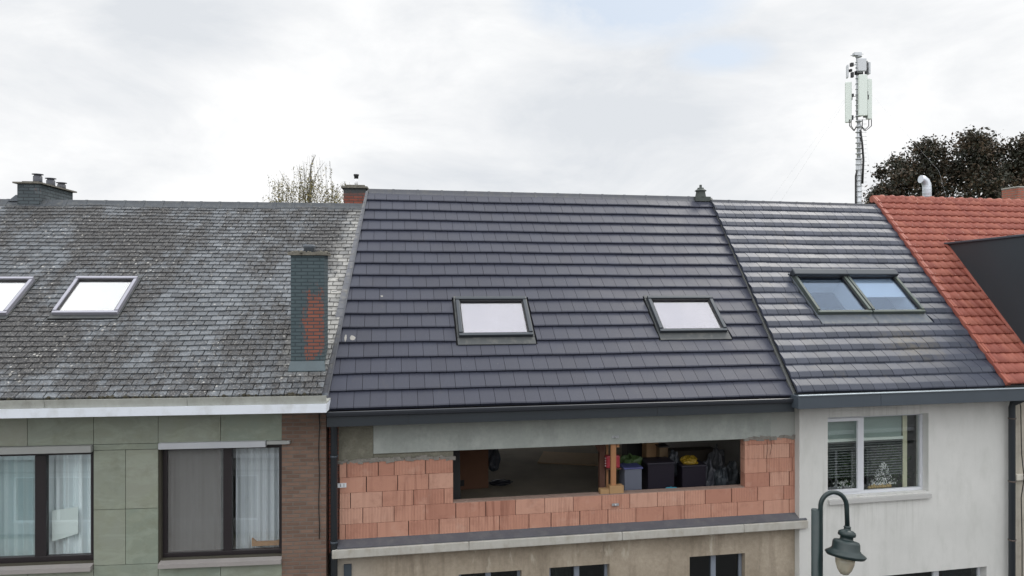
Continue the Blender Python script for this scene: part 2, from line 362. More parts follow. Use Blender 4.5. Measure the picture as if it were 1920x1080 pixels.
# ------------------------------------------------------------------ frames of the four houses
MID = Frame(-2.75, 11.2, 10.0)
LEFT = Frame(-2.915, 11.05, 6.0)
p = MID.world((MID.s_(1499, -0.14), -0.14, 0)); RIGHT = Frame(p.x, p.y, 11.5)
p = RIGHT.world((RIGHT.s_(1897, 0.03), 0.03, 0)); ORA = Frame(p.x, p.y, 11.5)

# ------------------------------------------------------------------ ground
def ground():
    t = mat('paving', (0.25, 0.25, 0.24), 0.9); n = t.noise(t.oc, 0.8, 6)
    b = t.node('ShaderNodeTexBrick', {'Vector': t.oc, 'Color1': (0.24, 0.235, 0.22), 'Color2': (0.32, 0.31, 0.29), 'Mortar': (0.08, 0.08, 0.075), 'Scale': 1.0, 'Mortar Size': 0.006, 'Brick Width': 0.3, 'Row Height': 0.3})
    setc(t, t.mix(1.0, b.outputs[0], t.math('MULTIPLY_ADD', n, 0.6, 0.7), 'MULTIPLY')); pav = t.m
    t = mat('grass_ground', (0.07, 0.09, 0.045), 0.95); setc(t, t.ramp(t.noise(t.oc, 0.3, 7), [(0.35, (0.05, 0.07, 0.03)), (0.65, (0.11, 0.11, 0.07))]))
    g = MB(); g.face([(-900, -900, -0.02), (900, -900, -0.02), (900, 900, -0.02), (-900, 900, -0.02)]); tag(g.build('ground', t.m), kind='structure')
    t = mat('asphalt', (0.06, 0.06, 0.062), 0.9); n = t.noise(t.oc, 40, 4); setc(t, t.ramp(n, [(0.3, (0.045, 0.045, 0.047)), (0.7, (0.08, 0.08, 0.08))])); bump(t, n, 0.01)
    g = MB(); g.box(-40, 45, -12.5, -2.6, -0.05, 0.0); g.build('street', t.m, None, loc=(-2.75, 11.2, 0.0), rotz=R(11.5))
    tag(bpy.data.objects['street'], kind='structure')
    g = MB(); g.box(-40, 45, -2.6, 9, -0.05, 0.13)
    tag(g.build('pavement', pav, None, bevel=0.02, loc=(-2.75, 11.2, 0.0), rotz=R(11.5)), kind='structure')
    g = MB(); g.box(-40, 45, -15.5, -12.5, -0.05, 0.13)
    tag(g.build('pavement', pav, None, bevel=0.02, loc=(-2.75, 11.2, 0.0), rotz=R(11.5)), kind='structure')
ground()


# ------------------------------------------------------------------ generic builders
def wall_holes(mb, s0, s1, z0, z1, d0, d1, holes, r=0.5):
    """slab with rectangular openings; holes = (sa, sb, za, zb)"""
    S = sorted({s0, s1, *[min(max(v, s0), s1) for h in holes for v in h[:2]]}); Z = sorted({z0, z1, *[min(max(v, z0), z1) for h in holes for v in h[2:]]})
    inside = lambda a, b: any(h[0] < a < h[1] and h[2] < b < h[3] for h in holes)
    for i in range(len(S) - 1):
        for j in range(len(Z) - 1):
            a, b, c, d = S[i], S[i + 1], Z[j], Z[j + 1]
            if inside((a + b) / 2, (c + d) / 2): continue
            mb.face([(a, d0, c), (b, d0, c), (b, d0, d), (a, d0, d)], r); mb.face([(a, d1, c), (a, d1, d), (b, d1, d), (b, d1, c)], r)
    for (a, b, c, d) in holes:
        a, b, c, d = max(a, s0), min(b, s1), max(c, z0), min(d, z1)
        mb.face([(a, d0, c), (a, d0, d), (a, d1, d), (a, d1, c)], r); mb.face([(b, d0, c), (b, d1, c), (b, d1, d), (b, d0, d)], r)
        mb.face([(a, d0, c), (a, d1, c), (b, d1, c), (b, d0, c)], r); mb.face([(a, d0, d), (b, d0, d), (b, d1, d), (a, d1, d)], r)
    mb.face([(s0, d0, z0), (s0, d0, z1), (s0, d1, z1), (s0, d1, z0)], r); mb.face([(s1, d0, z0), (s1, d1, z0), (s1, d1, z1), (s1, d0, z1)], r)
    mb.face([(s0, d0, z1), (s1, d0, z1), (s1, d1, z1), (s0, d1, z1)], r); mb.face([(s0, d0, z0), (s0, d1, z0), (s1, d1, z0), (s1, d0, z0)], r)

def tile_roof(rf, sl, sr, T, rows, width, prof, gap, holes, stagger=0.5, jit=0.0, rng=None, tiltjit=0.0, thick=0.012, side_drop=0.0):
    """courses of flat tiles. sl(t), sr(t): edges. prof: (fraction of course from its lower edge, height)."""
    rng = rng or random.Random(3); mb = MB(); g = T / rows
    def hgt(f):
        for (a, ha), (b, hb) in zip(prof, prof[1:]):
            if f <= b: return ha + (hb - ha) * (f - a) / (b - a)
        return prof[-1][1]
    for i in range(rows):
        t0 = i * g; t1 = t0 + g + (0.0 if i == rows - 1 else 0.0)
        off = (width * stagger if i % 2 else 0) + (rng.uniform(-jit, jit))
        lo = min(sl(t0), sl(t1)); hi = max(sr(t0), sr(t1)); k = math.floor((lo - off) / width) - 1
        while k * width + off < hi:
            r = rng.random(); a = k * width + off + gap / 2 + rng.uniform(-jit, jit) * 0.3; b = (k + 1) * width + off - gap / 2
            dz = rng.uniform(-tiltjit, tiltjit); dt = rng.uniform(0, jit) * 0.5; k += 1
            ts0 = t0 - dt
            pieces = [(a, b, ts0, t1)]
            for (ha, hb, ta, tb) in holes:
                new = []
                for (pa, pb, pt0, pt1) in pieces:
                    if pb <= ha or pa >= hb or pt1 <= ta or pt0 >= tb: new.append((pa, pb, pt0, pt1)); continue
                    if pt0 < ta: new.append((pa, pb, pt0, ta))
                    if pt1 > tb: new.append((pa, pb, tb, pt1))
                    m0, m1 = max(pt0, ta), min(pt1, tb)
                    if pa < ha: new.append((pa, ha, m0, m1))
                    if pb > hb: new.append((hb, pb, m0, m1))
                pieces = new
            for (pa, pb, pt0, pt1) in pieces:
                if pt1 - pt0 < 0.01 or pb - pa < 0.008: continue
                br = [pt0] + [t0 + f * g for f, _ in prof[1:-1] if pt0 < t0 + f * g < pt1] + [pt1]
                pts = []
                for t in br:
                    x0 = max(pa, sl(t)); x1 = min(pb, sr(t)); pts.append((t, x0, x1, hgt(max(0, (t - t0) / g)) + dz))
                if all(q[2] - q[1] < 0.004 for q in pts): continue
                pts = [(t, x0, max(x0, x1), h) for t, x0, x1, h in pts]
                for (ta, xa0, xa1, h0), (tb, xb0, xb1, h1) in zip(pts, pts[1:]):
                    mb.hexa([rf.P(xa0, ta, -0.012), rf.P(xa1, ta, -0.012), rf.P(xb1, tb, -0.012), rf.P(xb0, tb, -0.012),
                             rf.P(xa0, ta, h0), rf.P(xa1, ta, h0), rf.P(xb1, tb, h1), rf.P(xb0, tb, h1)], r, skip=(0,))
    return mb

def wavy(mb, A, ph=0.0):
    """old battens: the courses are never dead straight"""
    mb.v = [(x, y + A * .5 * math.sin(1.7 * x + 2.9 * y + ph), z + A * (math.sin(1.15 * x + 2.3 * z + ph) + .6 * math.sin(2.9 * x - 3.1 * z + 2 * ph) + .35 * math.sin(7.3 * x + 9.1 * z))) for x, y, z in mb.v]

def lin(t0, s0, t1, s1): return lambda t: s0 + (s1 - s0) * (t - t0) / (t1 - t0)

def roof_body(rf, sl, sr, T, holes, back, zg, parent, mname='under'):
    """felt layer under the tiles, back slope"""
    mb = MB(); N = sorted({0.0, T, *[v for h in holes for v in h[2:]]})
    for ta, tb in zip(N, N[1:]):
        segs = [(None, None)]; tm = (ta + tb) / 2; hs = sorted([h for h in holes if h[2] < tm < h[3]]); cur = 'L'
        xs = [('L',)] ; prev0, prev1 = sl(ta), sl(tb)
        for h in hs:
            mb.face([rf.P(prev0, ta, -0.02), rf.P(h[0], ta, -0.02), rf.P(h[0], tb, -0.02), rf.P(prev1, tb, -0.02)]); prev0 = prev1 = h[1]
        mb.face([rf.P(prev0, ta, -0.02), rf.P(sr(ta), ta, -0.02), rf.P(sr(tb), tb, -0.02), rf.P(prev1, tb, -0.02)])
    a, b = rf.P(sl(T), T, -0.004), rf.P(sr(T), T, -0.004)
    sa, sb = sl(T) - 0.14 * back, sr(T) - 0.14 * back
    mb.face([a, b, (sb, b[1] + back, b[2] - back * math.tan(rf.p)), (sa, a[1] + back, a[2] - back * math.tan(rf.p))])
    return mb.build('roof_deck', M[mname], parent)

def skylight(parent, rf, s0, s1, t0, t1, frame_mat, pane_mat, blind_mat='blind', base=0.02, h=0.10, fw=0.075, blind=None, apron=0.16, top=None, label=None, shaft=True, apron_mat='lead', divider=True):
    P = rf.P
    def bar(mb, a, b, c, d, h0, h1):
        mb.hexa([P(a, c, h0), P(b, c, h0), P(b, d, h0), P(a, d, h0), P(a, c, h1), P(b, c, h1), P(b, d, h1), P(a, d, h1)])
    mb = MB()
    bar(mb, s0, s0 + fw, t0 + fw, t1 - fw, 0, h); bar(mb, s1 - fw, s1, t0 + fw, t1 - fw, 0, h)
    bar(mb, s0, s1, t0, t0 + fw, 0, h * 0.85); bar(mb, s0, s1, t1 - fw, t1, 0, h + 0.012)
    sk = mb.build('skylight', M[frame_mat], parent, bevel=0.008)
    if label: sk['label'] = label
    g = MB(); e = fw; w = 0.022                                      # dark gasket inside
    bar(g, s0 + e, s0 + e + w, t0 + e, t1 - e, 0, h * 0.72); bar(g, s1 - e - w, s1 - e, t0 + e, t1 - e, 0, h * 0.72)
    bar(g, s0 + e + w, s1 - e - w, t1 - e - w, t1 - e, 0, h * 0.8)
    bar(g, s0 + e + w, s1 - e - w, t0 + e, t0 + e + 0.01, 0, h * 0.6)
    g.build('gasket', M['gasket'], sk)
    q = MB(); bar(q, s0 + e + w, s1 - e - w, t0 + e + .01, t1 - e - w, h * 0.45, h * 0.53); q.build('pane', M[pane_mat], sk)
    f = MB(); a = 0.03
    bar(f, s0 - a, s1 + a, t0 - apron, t0 - 0.002, 0.0, base + 0.012)
    bar(f, s0 - a, s0 - 0.002, t0, t1 + 0.02, 0, base + 0.015); bar(f, s1 + 0.002, s1 + a, t0, t1 + 0.02, 0, base + 0.015)
    bar(f, s0 - a, s1 + a, t1 + 0.022, t1 + 0.09, 0, base + 0.02)
    f.build('flashing', M[apron_mat], sk)
    if shaft:                                                        # white reveal lining under the glass
        l = MB(); x0, x1, y0, y1 = s0 + e + w, s1 - e - w, t0 + e, t1 - e - w
        for quad in ([(x0, y0), (x0, y1)], [(x1, y1), (x1, y0)], [(x0, y1), (x1, y1)], [(x1, y0), (x0, y0)]):
            (ax, ay), (bx, by) = quad; l.face([P(ax, ay, h * .4), P(bx, by, h * .4), P(bx, by, -0.35), P(ax, ay, -0.35)])
        l.build('reveal', M['blind'], sk)
    if blind is not None:
        b = MB(); bar(b, s0 + e + w, s1 - e - w, t0 + e + .01 + (t1 - t0 - 2 * e - w) * (1 - blind), t1 - e - w, h * 0.1, h * 0.2); b.build('blind', M[blind_mat], sk)
    return sk

def ridge_caps(rf, T, s0, s1, n, r, material, parent, name='ridge', hh=0.04, back=0.0):
    """overlapping angular ridge tiles"""
    mb = MB(); L = (s1 - s0) / n
    for i in range(n):
        a = s0 + i * L; b = a + L + (0.0 if i == n - 1 else 0.03); k0, k1 = 1.0, 1.12
        top = rf.P(0, T, 0)[2] + hh; d0 = rf.P(0, T, 0)[1]; z0 = top; w = r
        for (aa, bb, kk) in ((a, b - 0.05, 1.0), (b - 0.05, b, 1.13)):
            prof = [(-w * kk, -w * math.tan(rf.p) * kk + 0.01), (-w * 0.45 * kk, -w * .42 * math.tan(rf.p) + .03), (-0.03, 0.045 * kk), (0.03, 0.045 * kk), (w * .45 * kk, -w * .42 * math.tan(rf.p) + .03), (w * kk, -w * math.tan(rf.p) * kk + .01)]
            poly = [(aa, d0 + y + 0.02, z0 + z) for y, z in prof] + [(aa, d0 + w * 0.8 + .02, z0 - w - .02), (aa, d0 - w * 0.8 + .02, z0 - w - .02)]
            mb.extrude(poly, (bb - aa, 0, 0), (i * 0.37) % 1)
    return mb.build(name, material, parent)

def curtain(mb, s0, s1, d, z0, z1, waves, amp, slope=0.0, r=0.5, n=60):
    pts = []
    for i in range(n + 1):
        f = i / n; s = s0 + (s1 - s0) * f; y = d + amp * math.sin(f * waves * 6.283 + 1.3 * math.sin(f * 9.1)) + amp * 0.4 * math.sin(f * waves * 14.1 + 1)
        pts.append((s, y))
    for (a, b) in zip(pts, pts[1:]):
        mb.face([(a[0], a[1], z0), (b[0], b[1], z0), (b[0], b[1], z1), (a[0], a[1], z1)], r, True)

def window(parent, s0, s1, z0, z1, d, mull, fmat, pmat, fw=0.06, depth=0.07, split=0.05, sash=0.0, name='window', label=None):
    """outer frame with vertical mullions; mull = positions (s). One mesh for the frame, each pane a sub-part"""
    mb = MB()
    mb.box(s0, s1, d, d + depth, z0, z0 + fw); mb.box(s0, s1, d, d + depth, z1 - fw, z1)
    mb.box(s0, s0 + fw, d, d + depth, z0 + fw, z1 - fw); mb.box(s1 - fw, s1, d, d + depth, z0 + fw, z1 - fw)
    for m in mull: mb.box(m - split / 2, m + split / 2, d - 0.004, d + depth, z0 + fw, z1 - fw)
    xs = [s0 + fw] + [v for m in mull for v in (m - split / 2, m + split / 2)] + [s1 - fw]
    w = mb.build(name, fmat, parent, bevel=0.006)
    if label: w['label'] = label
    for i in range(0, len(xs), 2):
        p = MB(); p.box(xs[i], xs[i + 1], d + depth * .5, d + depth * .5 + .008, z0 + fw, z1 - fw); p.build('pane', pmat, w)
    return w, xs

# ================================================================== LEFT HOUSE (green stone panels, old slate roof)
def left_house():
    fr = LEFT; root = empty('terraced_house', (fr.x, fr.y, 0), fr.th, 'house with green stone panels, white fascia and mossy old slate roof', 'house', 'terraced houses along the street')
    S0 = -9.5
    z = lambda px, py, d=0.0: fr.z_(px, py, d); s = lambda px, d=0.0: fr.s_(px, d)
    # ---- openings
    wl = (s(-115), s(175), z(88, 1058), z(88, 846)); wr = (s(300), s(529), z(415, 1046), z(415, 836))
    ztop = z(300, 775)
    brick = brick_mat('brown_brick', (0.135, 0.084, 0.062), (0.200, 0.125, 0.092), (0.15, 0.125, 0.105), 0.21, 0.062, 0.35)
    core = mat('inner_wall', (0.45, 0.44, 0.42), 0.9).m
    mb = MB(); wall_holes(mb, S0, s(529), 0.0, ztop + 0.10, 0.02, 0.25, [wl, wr]); mb.build('wall', weathered('panel_backing', (0.06, 0.055, 0.04), 0.2, 3, 0.9).m, root)
    mb = MB(); mb.box(s(529), 0.0, -0.02, 0.25, 0.0, ztop + 0.1); mb.build('brick_pier', brick, root)
    sm_ = weathered('rendered_side', (0.35, 0.34, 0.32), 0.2, 1.5, 0.9).m
    for q in ((S0, S0 + .2, 0.25, 9.0), (-.5, 0.0, 0.25, 9.0), (S0, 0, 9.0, 9.25)): mb = MB(); mb.box(*q, 0, ztop + .1); mb.build('side_wall', sm_, root)
    mb = MB(); mb.box(S0 + .2, -.5, 0.26, 9.0, 3.9, 4.05); mb.build('floor_slab', core, root)
    mb = MB(); mb.box(S0 + .2, -.5, 1.9, 2.0, 4.06, ztop + .1); mb.build('inner_wall', mat('room_wall', (0.30, 0.29, 0.28), .9).m, root)
    # ---- green panels
    t = mat('green_stone_panel', rough=0.5); r = rnd(t)
    big = t.noise(t.mapping(t.oc, (1, 1, 1.5), rot=(0, 0.5, 0)), 1.3, 7, 0.62, 1.2); vein = t.noise(t.mapping(t.oc, (1, 1, 2.6), rot=(0, -0.6, 0)), 1.9, 9, 0.68, 0.9)
    c = t.mix(r, (0.205, 0.248, 0.205), (0.275, 0.285, 0.238))
    c = t.mix(t.ramp(big, [(0.35, 0.0), (0.65, 0.7)]), c, (0.235, 0.255, 0.192)); c = t.mix(t.ramp(vein, [(0.47, 0.0), (0.60, 0.35), (0.75, 0.0)]), c, (0.34, 0.38, 0.31))
    c = t.mix(t.ramp(t.noise(t.oc, 2.1, 6, .7), [(0.52, 0.0), (0.75, 0.45)]), c, (0.12, 0.115, 0.075))
    setc(t, c); bump(t, vein, 0.004, .5); gp = t.m
    mb = MB(); g = 0.004; rg = random.Random(11)
    zt = ztop + 0.06; zA = z(236, 832); zA2 = z(236, 843); zB = z(236, 954); zC = z(236, 1058); zhead = z(415, 830)
    xs_top = [s(v) for v in (-330, -200, -70, 52, 176, 297, 414, 529)]
    def panel(a, b, c_, d): mb.box(a + g, b - g, -0.012, 0.018, c_ + g, d - g, rg.random())
    for a, b in zip(xs_top, xs_top[1:]): panel(a, b, zA if b != xs_top[-1] and a != xs_top[4] else zA, zt)
    for (a, b) in ((s(176), s(236)), (s(236), s(297))): panel(a, b, zB, zA2); panel(a, b, zC, zB)
    panel(s(176), s(297), zA2, zA)
    panel(s(-330), s(-210), zB, zA); panel(s(-210), s(-120), zB, zA); panel(s(-330), s(-210), zC, zB); panel(s(-210), s(-120), zC, zB)
    for zz0, zz1 in ((zC - .95, zC), (zC - 1.9, zC - .95), (zC - 2.85, zC - 1.9), (zC - 3.8, zC - 2.85), (0.1, zC - 3.8)):
        for k, (a, b) in enumerate(zip([s(v) for v in (-330, -200, -70, 52, 176, 297, 414)], [s(v) for v in (-200, -70, 52, 176, 297, 414, 529)])):
            top = zz1 if zz1 != zC else (zC if k == 4 else min(wl[2], wr[2]) - (0.10 if k < 4 else 0.06))
            panel(a, b, zz0, top)
    mb.build('stone_cladding', gp, root)
    # ---- windows
    dk = weathered('dark_brown_frame', (0.020, 0.016, 0.018), 0.1, 4, 0.4).m
    mid_l = s(69); w, xs = window(root, *wl, 0.10, [s(69), s(-40)], dk, M['pane'], fw=0.085, split=0.16, depth=0.08)
    fab = mat('net_curtain', (0.84, 0.90, 0.92), 0.9); fab.b.inputs['Transmission Weight'].default_value = 0.0
    for q in ((wl[0], s(76), 0.30, wl[2], wl[3], 9, 0.04, 160), (s(98), s(176), 0.30, wl[2], wl[3], 4, 0.04, 60), (s(72), s(110), 0.38, wl[2], wl[3], 1.5, 0.02, 30)): mb = MB(); curtain(mb, *q[:7], n=q[7]); mb.build('curtain', fab.m, w)
    mb = MB(); mb.face([(s(83), .215, z(83, 1025)), (s(133), .215, z(133, 1010)), (s(133), .215, z(133, 958)), (s(83), .215, z(83, 966))])
    mb.build('paper_sheet', mat('paper', (0.72, 0.78, 0.76), .9).m, w)
    mb = MB(); mb.extrude([(wl[0], .09, wl[2] - .002), (wl[0], -.09, wl[2] - .035), (wl[0], -.09, wl[2] - .10), (wl[0], .09, wl[2] - .10)], (wl[1] - wl[0] - .002, 0, 0))
    sill_m = weathered('grey_stone_sill', (0.30, 0.28, 0.27), 0.15, 4, 0.6).m; mb.build('sill', sill_m, w, fix=True)
    w, xs = window(root, *wr, 0.10, [s(423)], dk, M['pane'], fw=0.07, split=0.13, depth=0.08)
    t = mat('insect_screen', (0.19, 0.185, 0.18), 0.8); t.b.inputs['Alpha'].default_value = .55
    mb = MB(); mb.face([(s(311), .092, wr[2] + .08), (s(411), .092, wr[2] + .08), (s(411), .092, wr[3] - .07), (s(311), .092, wr[3] - .07)]); mb.build('insect_screen', t.m, w)
    mb = MB(); curtain(mb, s(305), s(420), 0.34, wr[2], wr[3], 4, 0.02); mb.build('curtain', mat('grey_curtain', (0.40, 0.40, 0.40), .9).m, w)
    mb = MB(); curtain(mb, s(431), s(527), 0.32, wr[2], wr[3], 6, 0.03); mb.build('curtain', mat('thin_curtain', (0.62, 0.64, 0.67), .9).m, w)
    mb = MB(); za = z(500, 1022, .2)
    mb.extrude([(s(472, .2), .2, za - .01), (s(472, .2), .2, za + .11), (s(480, .2), .2, za + .05), (s(515, .2), .2, za + .05), (s(526, .2), .2, za + .075), (s(526, .2), .2, za - .01)], (0, .06, 0)); mb.build('wooden_tray', mat('tray_wood', (0.36, 0.20, 0.10), .7).m, w, fix=True)
    mb = MB(); mb.extrude([(wr[0], .09, wr[2] - .002), (wr[0], -.09, wr[2] - .035), (wr[0], -.09, wr[2] - .10), (wr[0], .09, wr[2] - .10)], (wr[1] - wr[0], 0, 0)); mb.build('sill', sill_m, w, fix=True)
    # light head profiles above the windows
    hm = weathered('aluminium_head', (0.47, 0.49, 0.52), 0.08, 3, 0.45).m; hm2 = weathered('dull_head', (0.33, 0.34, 0.33), 0.1, 3, 0.6).m
    mb = MB(); zz = z(88, 850); mb.box(wl[0], wl[1], -0.08, 0.1, wl[3] - .02, wl[3] + 0.085); mb.build('window_head', hm2, root, bevel=.006)
    mb = MB(); mb.box(wr[0], s(500), -0.08, 0.1, wr[3] - .02, wr[3] + 0.075); mb.build('window_head', hm, root, bevel=.006)
    mb = MB(); mb.box(s(502), s(545), -0.08, 0.0, wr[3] + .018, wr[3] + 0.072); mb.build('window_head', hm2, root, bevel=.006)
    # cable down the pier
    mb = MB(); mb.tube([(s(599) + 0.008 * math.sin(k * 1.7), -0.035, ztop - .02 - k * 0.22) for k in range(10)], 0.007, 6); mb.build('wall_cable', M['cable'], root)
    # ---- roof
    dE = -0.36; zE = z(300, 744, dE); rf = Roof(fr, dE, zE, 35.5)
    T = sum(rf.at(x, 384)[1] for x in (200, 400, 650)) / 3
    tb = rf.at(606, 728); tt = rf.at(687, 384); sr = lin(tb[1], tb[0], tt[1], tt[0]); sl = lambda t: S0
    print('left roof T', T, 'party', tb, tt, 'skew', (tt[0] - tb[0]) / ((tt[1] - tb[1]) * rf.cp))
    SK = []
    for (bl, br_, tl, tr) in (((94, 585), (218, 585), (145, 519), (260, 519)), ((-122, 586), (7, 586), (-52, 520), (67, 520))):
        q = [rf.at(*k, 0.08) for k in (bl, br_, tl, tr)]; w_ = ((q[1][0] - q[0][0]) + (q[3][0] - q[2][0])) / 2; cx = sum(k[0] for k in q) / 4
        SK.append((cx - w_ / 2, cx + w_ / 2, (q[0][1] + q[1][1]) / 2, (q[2][1] + q[3][1]) / 2)); print('skylight L', q)
    chs = (s(545, .2), s(607, .2))
    holes = [(a - .04, b + .04, c - .12, d + .05) for a, b, c, d in SK]
    mb = tile_roof(rf, sl, sr, T, 45, 0.19, [(0, 0.020), (1, 0.003)], 0.012, holes, 0.5, 0.012, random.Random(5), 0.003)
    wavy(mb, .006, 1.0); mb.build('roof', M['slate'], root)
    roof_body(rf, sl, sr, T, [(a + .05, b - .05, c + .05, d - .05) for a, b, c, d in SK], 4.5, 0, root)
    ridge_caps(rf, T, S0, sr(T), 25, 0.16, M['ridge_slate'], root, hh=0.02)
    for (a, b, c, d) in SK: skylight(root, rf, a, b, c, d, 'sky_frame_light', 'pane_bright', base=0.006, h=0.09, fw=0.055, blind=1.0, shaft=False, apron=.09, apron_mat='apron')
    # ---- box gutter + white board
    dF = -0.62; zt_ = z(300, 747, dF); zm = z(300, 762.5, dF); zb = z(300, 779, dF); e = fr.s_(612, dF)
    mb = MB(); cuts = [S0, s(82, dF), s(350, dF), e]
    for a, b in zip(cuts, cuts[1:]): mb.extrude([(a + .003, dF + .03, zm), (a + .003, dF, zt_), (a + .003, dF + .02, zt_), (a + .003, dF + .05, zm + .02), (a + .003, 0, zm + .02), (a + .003, 0, zm)], (b - a - .006, 0, 0))
    mb.build('gutter', M['zinc_old'], root, fix=True)
    mb = MB(); mb.extrude([(S0, dF - .012, zm - .002), (S0, dF - .012, zb), (S0, -.0, zb - .0), (S0, 0, zm - .002)], (e - S0, 0, 0)); mb.build('fascia_board', M['white_board'], root, fix=True, bevel=.004)
    # moss in the gutter
    mb = MB(); rg = random.Random(2)
    for k in range(170):
        x = rg.uniform(S0, e - .1) if k % 3 else rg.choice([s(300), s(470), s(560), s(230)]) + rg.uniform(-.25, .25); q = rg.uniform(.012, .038)
        mb.lathe((x, rg.uniform(dE - .05, dE + .05), zE - .0 + rg.uniform(-.02, .012)), [(q * .6, -.02), (q, 0), (q * .8, q * .5), (q * .2, q * .8)], 6)
    mb.build('moss', mat('moss', (0.035, 0.032, 0.02), .95).m, root)['kind'] = 'stuff'
    # ---- front chimney (dark paint worn off the red brick)
    def worn(t, c, x, y, z_):
        cx = (chs[0] + chs[1]) / 2; n = t.math('MULTIPLY', t.math('SUBTRACT', t.noise(t.mapping(t.oc, (1, 1, .45), (7.3, 2, 1)), 8.0, 8, 0.8), 0.5), 3.2)
        u = t.math('DIVIDE', t.math('ABSOLUTE', t.math('SUBTRACT', x, chs[1] - .14)), 0.20); v = t.math('DIVIDE', t.math('ABSOLUTE', t.math('SUBTRACT', z_, H - .62)), 0.72)
        f = t.math('ADD', t.math('SUBTRACT', 0.95, t.math('POWER', t.math('ADD', t.math('POWER', u, 3.0), t.math('POWER', v, 3.0)), .333)), n); f = t.math('SUBTRACT', f, t.math('MULTIPLY', t.math('GREATER_THAN', y, .135), 1.5)); f = t.math('MULTIPLY_ADD', f, 7.0, -0.8, clamp=True)
        paint = t.mix(t.brick.outputs['Fac'], t.mix(t.noise(t.oc, 6, 4), (0.045, 0.068, 0.078), (0.075, 0.105, 0.115)), (0.032, 0.048, 0.056))
        return t.mix(f, paint, c)
    cb = brick_mat('painted_chimney_brick', (0.23, 0.078, 0.050), (0.16, 0.058, 0.042), (0.05, 0.055, 0.06), 0.19, 0.056, 0.35, worn)
    ct = z(578, 479, .2); cd0 = 0.12; cd1 = 0.50; s0c, s1c = fr.s_(545, cd0), fr.s_(608, cd0)
    mb = MB(); mb.box(s0c, s1c, cd0, cd1, zE - .1, ct); ch = mb.build('chimney', cb, root, bevel=.006); ch['label'] = 'chimney with dark paint worn off its red bricks'
    lich = weathered('lichen_concrete', (0.16, 0.15, 0.125), 0.5, 14, 0.9, dirt=(0.06, 0.055, 0.04), bumpd=.02).m
    mb = MB(); mb.box(s0c - .04, s1c + .04, cd0 - .04, cd1 + .04, ct, ct + .05)
    rg = random.Random(8)
    for k in range(46):
        x = rg.uniform(s0c - .04, s1c + .04); q = rg.uniform(.012, .03); mb.lathe((x, rg.uniform(cd0 - .04, cd1), ct + .05), [(q, -.02), (q * .8, q * .5), (q * .2, q * .9)], 6)
    mb.build('chimney_cap', lich, ch)
    mb = MB(); mb.lathe(((s0c + s1c) / 2, cd0 + .15, ct + .05), [(.09, 0), (.085, .07), (.1, .08), (.095, .12), (.075, .125), (.07, .05)], 16); mb.build('chimney_pot', M['lead'], ch)
    mb = MB(); za = rf.P(0, (cd0 - dE) / rf.cp, 0)[2]; tb0 = (cd0 - dE) / rf.cp
    mb.hexa([rf.P(s0c - .03, tb0 - .09, .005), rf.P(s1c + .03, tb0 - .09, .005), rf.P(s1c + .02, tb0 + .02, .005), rf.P(s0c - .02, tb0 + .02, .005), rf.P(s0c - .03, tb0 - .09, .026), rf.P(s1c + .03, tb0 - .09, .026), (s1c + .004, cd0 - .006, za + .12), (s0c - .004, cd0 - .006, za + .12)])
    mb.build('flashing', weathered('blue_lead', (0.065, 0.092, 0.105), 0.25, 8, .5).m, ch, bevel=.008)
    # ---- big stack on the ridge, far left
    sb = brick_mat('dark_stack_brick', (0.085, 0.105, 0.115), (0.055, 0.070, 0.078), (0.035, 0.042, 0.048), 0.21, 0.07, 0.4,
                   lambda t, c, x, y, z_: t.mix(t.ramp(t.noise(t.oc, 4, 5, .7), [(0.62, 0.0), (0.7, 0.5)]), c, (0.16, 0.075, 0.06)))
    dR = rf.P(0, T, 0)[1] - .12; zR = rf.P(0, T, 0)[2]
    a, zt1 = fr.at(32, 344, dR); b, _ = fr.at(74, 344, dR); L = 1.35
    mb = MB(); mb.box(a, b, dR, dR + L, zR - .7, zt1); st = mb.build('chimney', sb, root, bevel=.008); st['label'] = 'long dark stack with three pots on the ridge'
    mb = MB(); mb.box(a - .06, b + .06, dR - .06, dR + L + .06, zt1, zt1 + .03); mb.box(a + .06, b - .06, dR + .06, dR + L - .06, zt1 + .03, zt1 + .06); mb.build('chimney_cap', lich, st)
    for k, (x, hh_) in enumerate(((dR + .18, .16), (dR + .68, .15), (dR + 1.12, .12))):
        mb = MB(); w_ = .085; cx = b - .13
        mb.lathe((cx, x, zt1 + .05), [(w_ * 1.05, 0), (w_, .03), (w_, hh_ - .03), (w_ * .8, hh_ - .02), (w_ * .8, hh_), (w_ * 1.25, hh_ + .005), (w_ * 1.25, hh_ + .018), (w_ * .6, hh_ + .025)], 14)
        mb.build('chimney_pot', M['ridge_dark'], st)
    # step flashing beside the stack
    mb = MB(); mb.extrude([(fr.s_(12, dR), dR + .05, zR + .02), (fr.s_(32, dR), dR + .05, zR + .02), (fr.s_(32, dR), dR + .05, zR + .14), (fr.s_(27, dR), dR + .05, zR + .15)], (0, .3, 0)); mb.build('flashing', M['lead'], st, fix=True)
    # raised coping of the far left party wall
    mb = MB(); x = fr.s_(3, dR)
    for k in range(10): mb.obox(rf.P(x - .11, T - k * .18, .06), (.2, .2, .1), (rf.p, 0, 0), .5)
    mb.build('coping', weathered('lilac_coping', (0.30, 0.30, 0.34), .2, 5, .5).m, root, bevel=.03).location.x = -.12
    # ---- brick chimney behind the ridge at the right end
    dC = rf.P(0, T, 0)[1] + .55; a, zt2 = fr.at(644, 350, dC); b, _ = fr.at(685, 350, dC)
    def half(t, c, x, y, z_): return t.mix(t.math('MULTIPLY_ADD', t.math('ADD', z_, t.math('MULTIPLY', t.noise(t.oc, 9, 4), .2)), 9.0, -9.0 * (zt2 - .13), clamp=True), c, (0.055, 0.06, 0.062))
